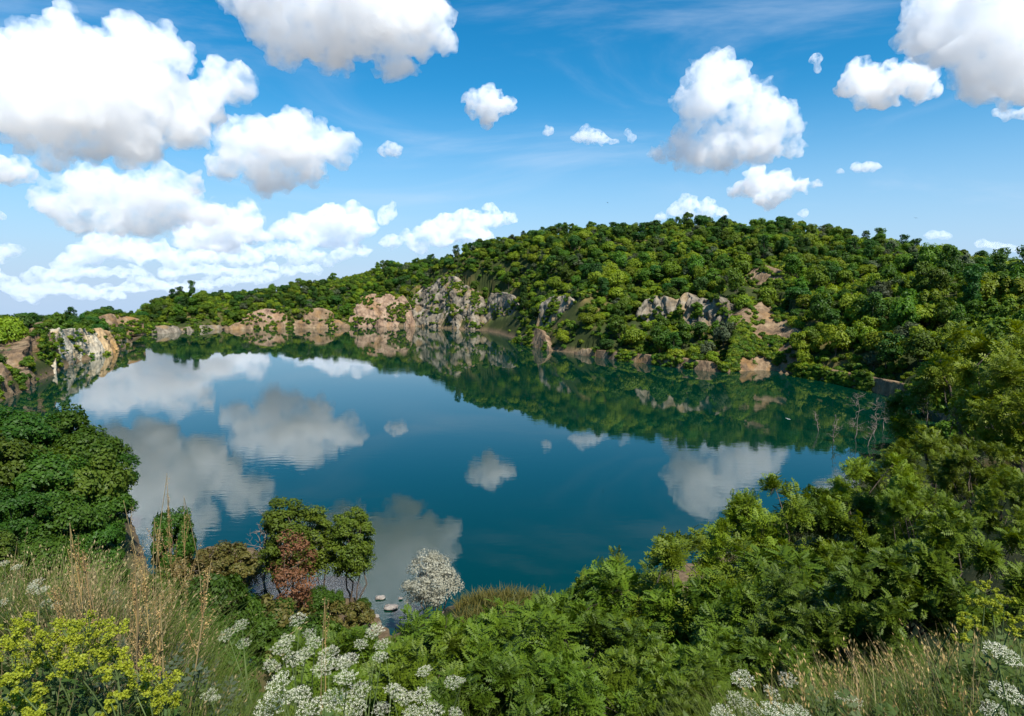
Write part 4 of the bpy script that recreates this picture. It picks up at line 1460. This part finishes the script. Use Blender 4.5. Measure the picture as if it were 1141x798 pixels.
def bird(p, span, label, heading):
    """a gliding bird: body and two bent wings, one mesh"""
    bm = bmesh.new()
    def ring(x, r): return [bm.verts.new((x, math.cos(a) * r, math.sin(a) * r * .9)) for a in np.linspace(0, 2 * math.pi, 6, endpoint=False)]
    rings = [ring(x, r) for x, r in ((-.5, .015), (-.3, .06), (0, .09), (.22, .075), (.34, .05), (.42, .008))]
    for a, b in zip(rings[:-1], rings[1:]):
        for i in range(6): bm.faces.new((a[i], a[(i + 1) % 6], b[(i + 1) % 6], b[i]))
    bm.faces.new(rings[0][::-1]); bm.faces.new(rings[-1])
    for s in (-1, 1):
        pts = [(.12, .06), (.16, .45), (.02, 1.0), (-.10, .5), (-.14, .06)]
        zz = [.03, .16, .10, .15, .03]
        for dz in (0,):
            top = [bm.verts.new((x, s * y, z + .012)) for (x, y), z in zip(pts, zz)]
            bot = [bm.verts.new((x, s * y, z - .006)) for (x, y), z in zip(pts, zz)]
            bm.faces.new(top); bm.faces.new(bot[::-1])
            for i in range(5): bm.faces.new((top[i], bot[i], bot[(i + 1) % 5], top[(i + 1) % 5]))
    t = [bm.verts.new(c) for c in ((-.45, .03, 0), (-.45, -.03, 0), (-.72, -.1, .01), (-.72, .1, .01))]
    bm.faces.new(t)
    bmesh.ops.recalc_face_normals(bm, faces=bm.faces)
    me = bpy.data.meshes.new('bird'); bm.to_mesh(me); bm.free()
    me.materials.append(plain_mat('dark feathers', (.02, .018, .016), (.06, .055, .05), 6))
    o = bpy.data.objects.new('bird', me); COL.objects.link(o)
    o.location = p; o.scale = (span / 2,) * 3; o.rotation_euler = (.25, 0, heading)
    return tag(o, label, 'bird')


bird(at_range(1020, 243, 260), 1.5, 'dark bird gliding in the sky above the right flank of the hill', .6)
o = bird(at_range(878, 467, 132), 1.1, 'small white bird flying low over the dark green reflection of the hill', 1.2)
o.data.materials.clear()
o.data.materials.append(plain_mat('white feathers', (.62, .62, .60), (.80, .80, .78), 6))
bird(at_range(677, 226, 300), 1.5, 'tiny dark bird flying in the sky left of the towering cloud', 2.4)
print('near trees', time.time() - T0)
# ------------------------------------------------------------------ foreground meadow plants
M_STEM = plain_mat('green stems', (.07, .11, .03), (.14, .18, .06), 20, .7, .1)
M_LEAFY = leaf_mat('meadow leaves', (.035, .080, .014), (.090, .140, .030), var=.02, val=.2)
M_WHITE = leaf_mat('white florets', (.70, .68, .50), (.88, .86, .70), var=.0, val=.05, transl=.42)
M_YELLOW = leaf_mat('yellow florets', (.20, .25, .012), (.37, .38, .03), var=.0, val=.08, transl=.3)
M_STRAW = leaf_mat('dry straw', (.17, .13, .055), (.36, .28, .135), var=.01, val=.2, transl=.2)
M_SEED = leaf_mat('seed pods', (.26, .16, .055), (.46, .32, .13), var=.01, val=.15, transl=.15)
M_GRASS = leaf_mat('green grass blades', (.065, .120, .014), (.170, .210, .036), var=.02, val=.2, transl=.4)
M_WORM = leaf_mat('silvery wormwood', (.060, .085, .048), (.130, .160, .095), var=.01, val=.15)
M_UNRIPE = leaf_mat('unripe florets', (.22, .30, .07), (.42, .46, .16), var=.0, val=.1, transl=.3)


def ground_at(u, r):
    p = at_range(u, 320, r)
    return np.array((p[0], p[1], float(land_z(p[None, :2])[0])))


def stalk(R, a, b, r0, r1, n=7, seg=4, bend=.06):
    a, b = np.asarray(a, float), np.asarray(b, float)
    t = np.linspace(0, 1, n)[:, None]
    off = R.normal(size=3) * np.linalg.norm(b - a) * bend * np.array((1, 1, .1))
    return tube(a + (b - a) * t + off * np.sin(t * np.pi), np.linspace(r0, r1, n), seg)


def tiny_quads(R, P, size, up=.6):
    Nn = unit(R.normal(size=P.shape) * (1 - up) + np.array((0, 0, 1.0)) * up + R.normal(size=P.shape) * .3)
    return leaf_quads(R, P, Nn, size * R.uniform(.7, 1.3, len(P)), 1.15)


def umbel(R, c, rad, nrm, parent, mat, n_sub=26):
    """one flat flower head: umbellets of many florets on thin rays"""
    nrm = unit(np.asarray(nrm, float)); t = unit(np.cross(nrm, (0.2, 1, .1))); b = np.cross(nrm, t)
    hd = []
    rays = []
    k = np.arange(n_sub); rr_ = rad * np.sqrt((k + .4) / n_sub); th = k * 2.39996 + R.uniform(0, 6)
    cen = np.asarray(c) + (np.cos(th) * rr_)[:, None] * t + (np.sin(th) * rr_)[:, None] * b + nrm * (rad * .20 * (1 - (rr_ / rad) ** 2))[:, None] + R.normal(size=(n_sub, 3)) * rad * .035
    base = np.asarray(c) - nrm * rad * .75
    for q in cen:
        m = 24
        d = R.normal(size=(m, 3)); d = unit(d); d *= (R.uniform(size=(m, 1)) ** .5)
        off = d - nrm * (d @ nrm)[:, None] * .65
        hd.append(q + off * rad * .21)
        rays.append(tube([base, base + (q - base) * .55 + nrm * -.1 * rad, q], [rad * .018, rad * .014, rad * .010], 3))
    Pf = np.vstack(hd)
    V1, F1 = tiny_quads(R, Pf, rad * .052, .88)
    mesh_np('flower_head', V1, F1, mat, parent)
    return join(rays)


def small_leaves(R, a, b, n, ln, spread=1.0):
    """finely cut leaves along a stem from a to b"""
    T = frond_template(5, .36)
    t = R.uniform(.05, .9, n)[:, None]
    P_ = a + (b - a) * t
    D_ = unit(np.c_[R.normal(size=(n, 2)) * spread, R.uniform(.0, .7, n)])
    V_ = place_template(R, T, P_, D_, np.tile((0, 0, 1.0), (n, 1)), ln * R.uniform(.6, 1.2, n))
    return V_, np.arange(len(V_)).reshape(-1, 4)


def umbel_plant(seed, heads, r, label, mat=None, group='white umbel flowers in the foreground', leaves=22):
    """heads: (u, v, radius px); every head sits at about range r"""
    R = np.random.default_rng(seed)
    u0 = np.mean([h[0] for h in heads])
    g = ground_at(u0, r)
    root = empty('umbel_flower', g)
    stems = []
    fork = None
    for k, (u, v, pr) in enumerate(heads):
        rr_ = r * (1 + R.uniform(-.05, .05))
        c = at_range(u, v, rr_) - g
        rad = .80 * pr / F * np.linalg.norm(c + g - EYE)
        nrm = unit(np.array((R.normal() * .18, -.25 + R.normal() * .15, 1.0)))
        ry = umbel(R, c, rad, nrm, root, mat if mat and k % 2 else M_WHITE, 22 + int(pr * .5))
        base = c - nrm * rad * .75
        s0 = np.array((R.normal() * .02, R.normal() * .02, 0)) if fork is None else fork
        stems.append(ry)
        if fork is None:
            stems.append(stalk(R, s0 - (0, 0, .05), base, .0045, .0022)); fork = s0 + (base - s0) * .5
        else:
            stems.append(stalk(R, s0, base, .003, .0018))
    v, f = join(stems)
    mesh_np('stem', v, f, M_STEM, root)
    top = fork * 1.15
    v, f = small_leaves(R, np.array((0, 0, .05)), top, leaves + 10, .13)
    mesh_np('leaf', v, f, M_LEAFY, root)
    return tag(root, label, 'wildflower', group)


UMB = [
 ([(332,690,11),(320,712,9),(345,706,8)], 2.75, 'white umbel flower highest above the centre patch, below the islet trees'),
 ([(314,722,12),(328,735,13),(303,742,11),(340,728,10)], 2.55, 'white umbel plant at the upper left of the centre patch'),
 ([(350,716,10),(366,728,13),(360,745,14),(380,738,12)], 2.55, 'white umbel plant in the middle of the centre patch'),
 ([(310,762,16),(330,775,17),(300,788,16),(345,790,16)], 2.2, 'dense white umbel plant at the bottom left of the centre patch'),
 ([(385,755,14),(400,770,14),(372,780,16),(395,790,15)], 2.25, 'white umbel plant at the bottom middle of the centre patch'),
 ([(418,703,13),(426,718,10),(402,718,9)], 2.6, 'white umbel plant with a raised flat head right of the centre patch'),
 ([(388,736,13),(412,745,11),(424,732,10)], 2.5, 'white umbel plant with greenish heads at the right of the centre patch'),
 ([(440,770,13),(452,778,13),(470,774,12),(425,790,11)], 2.35, 'white umbel plant at the bottom, right of the dense patch'),
 ([(473,748,10),(505,760,11),(515,758,5)], 2.5, 'white umbel plant farthest right in the centre, with two spaced heads'),
 ([(482,792,14),(460,795,12),(508,796,10)], 2.2, 'white umbel plant cut off by the bottom edge right of the centre'),
 ([(268,697,9),(252,708,9),(271,717,8)], 3.0, 'lone three-headed white umbel plant left of the centre patch'),
 ([(233,774,9),(240,778,6)], 2.5, 'small single white umbel low between the yellow flowers and the centre patch'),
 ([(40,650,8),(46,658,8),(36,656,6),(50,672,6),(62,674,5)], 3.6, 'white flower cluster in the grass at the upper left'),
 ([(4,628,5),(18,632,5),(2,672,6)], 3.6, 'small white flowers at the left edge in the grass'),
 ([(828,757,14),(820,780,11),(836,790,12)], 2.5, 'white umbel plant in front of the bushes at lower right'),
 ([(878,758,10),(860,772,10)], 2.6, 'smaller white umbel plant with loose heads at lower right'),
 ([(866,796,18),(890,797,14),(805,796,14)], 2.15, 'broad white umbels cut off by the bottom edge at lower right'),
 ([(950,782,11),(936,777,7)], 2.4, 'white umbel low in the seedy grass at the right'),
 ([(1117,729,17),(1122,772,15),(1108,793,12)], 2.1, 'tall white umbel plant by the right edge with stacked heads'),
]
for k, (h, r_, lab) in enumerate(UMB):
    umbel_plant(500 + k, h, r_, lab, M_UNRIPE if 'greenish' in lab else None)


def yellow_plant(seed, clusters, r, label):
    """yellow plant: stem, leaf and several flower clusters"""
    R = np.random.default_rng(seed)
    u0 = np.mean([c[0] for c in clusters])
    g = ground_at(u0, r)
    root = empty('yellow_wildflower', g)
    stems, a = [], np.array((0, 0, 0.0))
    for (u, v, pr) in clusters:
        c = at_range(u, v, r * (1 + R.uniform(-.06, .06))) - g
        rad = pr / F * np.linalg.norm(c + g - EYE)
        stems.append(stalk(R, np.array((R.normal() * .04, R.normal() * .04, -.05)), c, .004, .002))
        pf = []
        for q in range(15):
            d = unit(R.normal(size=3) * np.array((1, 1, .7)) + (0, 0, .25)); e = c + d * rad * R.uniform(.35, 1.0) * np.array((1.05, 1.0, .62))
            stems.append(tube([c - (0, 0, rad * .6), (c + e) / 2 - (0, 0, rad * .1), e], [.0016, .0013, .001], 3))
            m = 46
            pf.append(e + unit(R.normal(size=(m, 3))) * (R.uniform(size=(m, 1)) ** .5) * rad * .24 * np.array((1, 1, .7)))
        v_, f_ = tiny_quads(R, np.vstack(pf), .0062, .5)
        mesh_np('flower_cluster', v_, f_, M_YELLOW, root)
    v_, f_ = join(stems); mesh_np('stem', v_, f_, M_STEM, root)
    # narrow leaves up the stems
    n = 60
    t = R.uniform(.05, .75, n)
    ends = np.array([at_range(u, v, r) - g for u, v, pr in clusters])
    P_ = ends[R.integers(0, len(ends), n)] * t[:, None]
    D_ = unit(np.c_[R.normal(size=(n, 2)), R.uniform(.1, .8, n)])
    S_ = unit(np.cross(D_, (0, 0, 1.0)))
    ln = R.uniform(.05, .11, n)[:, None]
    V_ = np.stack((P_, P_ + D_ * ln * .5 + S_ * ln * .1, P_ + D_ * ln - (0, 0, .012), P_ + D_ * ln * .5 - S_ * ln * .1), 1).reshape(-1, 3)
    mesh_np('leaf', V_, np.arange(len(V_)).reshape(-1, 4), M_LEAFY, root)
    return tag(root, label, 'wildflower', 'yellow flowers in the lower corners')


for k, (cl, r_, lab) in enumerate([
    ([(18,700,16),(40,712,18),(12,722,14),(30,735,18),(52,738,14)], 2.5, 'yellow flowering plant with its top highest at the left edge'),
    ([(75,702,18),(98,698,18),(118,706,18),(88,722,18),(66,718,12)], 2.45, 'full yellow flowering plant in the middle of the lower left clump'),
    ([(105,735,18),(128,728,16),(130,748,14),(80,742,15)], 2.3, 'yellow flowering plant lower in the middle of the left clump'),
    ([(160,748,17),(180,762,16),(150,770,15),(185,780,15),(170,790,14)], 2.3, 'yellow flowering plant at the right end of the lower left clump'),
    ([(10,758,15),(28,775,15),(8,790,16),(40,792,14)], 2.1, 'yellow flowering plant in the bottom left corner'),
    ([(132,778,9),(120,790,8)], 2.2, 'small yellow flowering plant at the bottom between two larger ones'),
    ([(1098,655,9),(1085,668,11),(1105,676,10),(1120,668,8)], 3.2, 'loose yellow plant at the right edge below the trees'),
    ([(1075,690,9),(1090,702,9),(1070,710,8)], 3.0, 'small yellow plant in the grass at the right'),
    ([(1128,690,9),(1136,705,9)], 2.8, 'yellow plant touching the right edge in the grass')]):
    yellow_plant(600 + k, cl, r_, lab)


def dock(seed, u, vt, r, ub, label, mat=M_SEED, branches=9, pods=True, fan=.32):
    """dry flower stalk leaning from column ub to its tip at (u, vt): > stem, seed_head"""
    R = np.random.default_rng(seed)
    g = ground_at(ub, r)
    tip = at_range(u, vt, r) - g
    root = empty('dry_stalk', g)
    h = np.linalg.norm(tip)
    st = [stalk(R, np.array((0, 0, -.05)), tip, .005, .0016, 9, 5, .04)]
    pp = []
    ax = tip / h
    for k in range(branches):
        t = R.uniform(.38, .92)
        a = tip * t
        d = unit(ax * 1.0 + R.normal(size=3) * fan)
        ln = h * R.uniform(.12, .30) * (1.25 - t)* 1.4
        br_ = stalk(R, a, a + d * ln, .0018, .0009, 5, 3, .02)
        m = int(18 + ln * 130)
        pp.append((a + d * (R.uniform(.15, 1, (m, 1)) * ln) + R.normal(size=(m, 3)) * .006, br_))
    m = 40
    pp.append((tip * R.uniform(.6, 1.0, (m, 1)) + R.normal(size=(m, 3)) * .008, tube([tip * .6, tip * .8, tip * 1.01], [.0024, .002, .0012], 4)))
    v_, f_ = join(st); mesh_np('stem', v_, f_, M_STRAW, root)
    for q in pp:
        v_, f_ = join([tiny_quads(R, q[0], .0055, .3), q[1]])
        mesh_np('seed_head', v_, f_, mat, root)
    return tag(root, label, 'dry weed', 'dry weed stalks at the lower left')


for k, (u, vt, r_, ub, br, fan, lab) in enumerate([
    (235, 627, 2.6, 160, 10, .22, 'golden dry stalk leaning right, the farthest right at the lower left'),
    (150, 620, 2.8, 118, 11, .2, 'golden dry stalk leaning right above the dry grass'),
    (160, 628, 2.7, 140, 9, .25, 'golden dry stalk with upright bead-like pods'),
    (178, 665, 2.5, 140, 8, .22, 'shorter golden dry stalk leaning right behind the yellow flowers'),
    (78, 585, 3.2, 74, 9, .14, 'straight tall pale dry stalk rising before the dark thicket'),
    (92, 616, 3.2, 84, 6, .2, 'thin pale dry stalk next to the straight tall one'),
    (138, 560, 4.2, 160, 6, .2, 'tall thin bare weed against the dark left thicket'),
    (186, 530, 4.6, 168, 9, .14, 'tallest slender weed standing in front of the mirrored cloud'),
    (205, 555, 4.6, 178, 8, .18, 'tall weed curving to the right in front of the inlet'),
    (172, 580, 4.2, 166, 7, .2, 'pale branching weed in front of the narrow conical tree'),
    (60, 655, 3.3, 66, 8, .2, 'dry brown stalk inside the straw coloured grass'),
    (362, 668, 3.2, 342, 4, .15, 'thin straw above the white flower patch')]):
    dock(700 + k, u, vt, r_, ub, lab, branches=br, fan=fan)


# ------------------------------------------------------------------ grasses (nobody could count them)
def blades(name, label, cat, regions, n, ln, wid, mat, seed, droop=.35, seed_head=None):
    """regions: (u0, u1, r0, r1, weight)"""
    R = np.random.default_rng(seed)
    W = np.array([q[4] for q in regions], float); W /= W.sum()
    ch = R.choice(len(regions), n, p=W)
    Q = np.array(regions)[ch]
    u = R.uniform(Q[:, 0], Q[:, 1]); r_ = np.sqrt(R.uniform(Q[:, 2] ** 2, Q[:, 3] ** 2))
    a = np.arctan((u - 570.5) / F)
    XY_ = np.c_[np.sin(a) * r_, np.cos(a) * r_]
    keep = fbm(np.c_[XY_ / .6, np.full(n, seed)], 2, seed) > -.25
    XY_ = XY_[keep]; n = len(XY_)
    B = np.c_[XY_, land_z(XY_) - .03]
    l = ln * R.uniform(.5, 1.25, n)
    lean = R.normal(size=(n, 2)) * droop
    d = unit(np.c_[lean, np.ones(n)])
    bend = np.c_[lean, -np.linalg.norm(lean, axis=1) * .5] * .6
    side = unit(np.c_[R.normal(size=(n, 2)), np.zeros(n)])
    lv = []
    for t, w_ in ((0, 1), (.45, .8), (.8, .45)):
        c = B + d * (l * t)[:, None] + bend * (l * t * t)[:, None]
        lv += [c - side * wid * w_ * .5, c + side * wid * w_ * .5]
    tip = B + d * l[:, None] + bend * l[:, None]
    V_ = np.stack(lv + [tip], 1).reshape(-1, 3)
    o_ = (np.arange(n) * 7)[:, None]
    F4 = np.vstack((o_ + np.array((0, 1, 3, 2)), o_ + np.array((2, 3, 5, 4))))
    F3 = o_ + np.array((4, 5, 6))
    ob = mesh_np(name, V_, [F4, F3], mat)
    tag(ob, label, cat, kind='stuff')
    if seed_head:
        sz, m, mt, nm, lb = seed_head
        pk = R.permutation(n)[:int(n * .5)]
        t = R.uniform(.78, 1.02, (len(pk), m, 1))
        P_ = B[pk, None] + d[pk, None] * (l[pk, None, None] * t) + bend[pk, None] * (l[pk, None, None] * t * t) + R.normal(size=(len(pk), m, 3)) * .005
        P_ = P_.reshape(-1, 3)
        dd = unit(np.repeat(d[pk] + bend[pk] * 1.6, m, 0) + R.normal(size=P_.shape) * .25)
        s_ = unit(np.cross(dd, R.normal(size=P_.shape)))
        V_ = np.stack((P_ - dd * sz, P_ + s_ * sz * .3, P_ + dd * sz, P_ - s_ * sz * .3), 1).reshape(-1, 3)
        ob = mesh_np(nm, V_, np.arange(len(V_)).reshape(-1, 4), mt)
        tag(ob, lb, cat, kind='stuff')
    return ob


LEFT = [(-120, 120, 1.6, 6.0, 3), (100, 260, 1.7, 4.2, 1.6), (-200, 60, 5.0, 14.0, 2), (60, 200, 4, 9, 1)]
MIDDLE = [(230, 560, 1.7, 3.4, 1.6), (560, 820, 1.8, 3.0, .5)]
RIGHT = [(960, 1240, 1.6, 4.2, 3), (820, 980, 1.7, 3.0, 1.4), (1080, 1300, 4.0, 9.0, 1.2)]
blades('meadow_grass', 'green grass blades covering the near slope', 'grass', LEFT + MIDDLE + RIGHT + [(880, 1200, 2.0, 4.2, 2.5)], 80000, .46, .005, M_GRASS, 81)
blades('dry_grass', 'straw coloured dry grass with brown seed heads on the near left slope', 'grass', [(20, 150, 2.9, 5.2, 3), (-80, 220, 2.2, 5.5, 1.4)], 5600, .62, .0035, M_STRAW, 82, .25, (.009, 6, M_STRAW, 'grass_seed', 'pale brown grass seed heads on the near left slope'))
blades('seeding_grass', 'tall golden seeding grass on the near right slope', 'grass', [(960, 1160, 2.2, 4.6, 3), (880, 1000, 2.2, 3.2, 1)], 2800, .52, .0035, M_STRAW, 83, .22, (.009, 8, M_SEED, 'grass_panicle', 'golden nodding grass panicles on the near right slope'))
blades('tall_grass', 'tall olive green grass on the upper left of the near slope', 'grass', [(-120, 110, 3.5, 7.5, 2), (100, 200, 3, 6, 1)], 14000, .66, .006, M_GRASS, 88, .3)
blades('pale_reeds', 'pale dry grass tufts on the knoll at the near shore', 'grass', [(505, 615, 42, 50, 2), (215, 290, 60, 70, 2)], 5000, 1.1, .06, M_RUST, 85, .35)


def herb_mat_patch(name, label, regions, n, ln, mat, seed):
    """low leafy herbs: many small cut leaves on short upright stems"""
    R = np.random.default_rng(seed)
    W = np.array([q[4] for q in regions], float); W /= W.sum()
    Q = np.array(regions)[R.choice(len(regions), n, p=W)]
    u = R.uniform(Q[:, 0], Q[:, 1]); r_ = np.sqrt(R.uniform(Q[:, 2] ** 2, Q[:, 3] ** 2))
    a = np.arctan((u - 570.5) / F)
    XY_ = np.c_[np.sin(a) * r_, np.cos(a) * r_]
    B = np.c_[XY_, land_z(XY_)]
    h = R.uniform(.05, ln, n)
    P_ = B + np.c_[R.normal(size=(n, 2)) * .03, h]
    D_ = unit(np.c_[R.normal(size=(n, 2)), R.uniform(.1, 1.0, n)])
    V_ = place_template(R, frond_template(4, .42), P_, D_, np.tile((0, 0, 1.0), (n, 1)), R.uniform(.05, .12, n))
    ob = mesh_np(name, V_, np.arange(len(V_)).reshape(-1, 4), mat)
    return tag(ob, label, 'herbs', kind='stuff')


herb_mat_patch('meadow_herbs', 'low green leafy herbs between the foreground flowers', LEFT + MIDDLE + RIGHT, 15000, .38, M_LEAFY, 86)
herb_mat_patch('wormwood', 'silvery grey wormwood growing on the near slopes', [(100, 240, 2.6, 5.5, 2), (-60, 110, 4.5, 9, 1.5)], 2600, .45, M_WORM, 87)
print('meadow', time.time() - T0)
for o in bpy.data.objects:
    for k in ('_used', '_h', '_w'):
        if k in o: del o[k]
print('done', time.time() - T0)
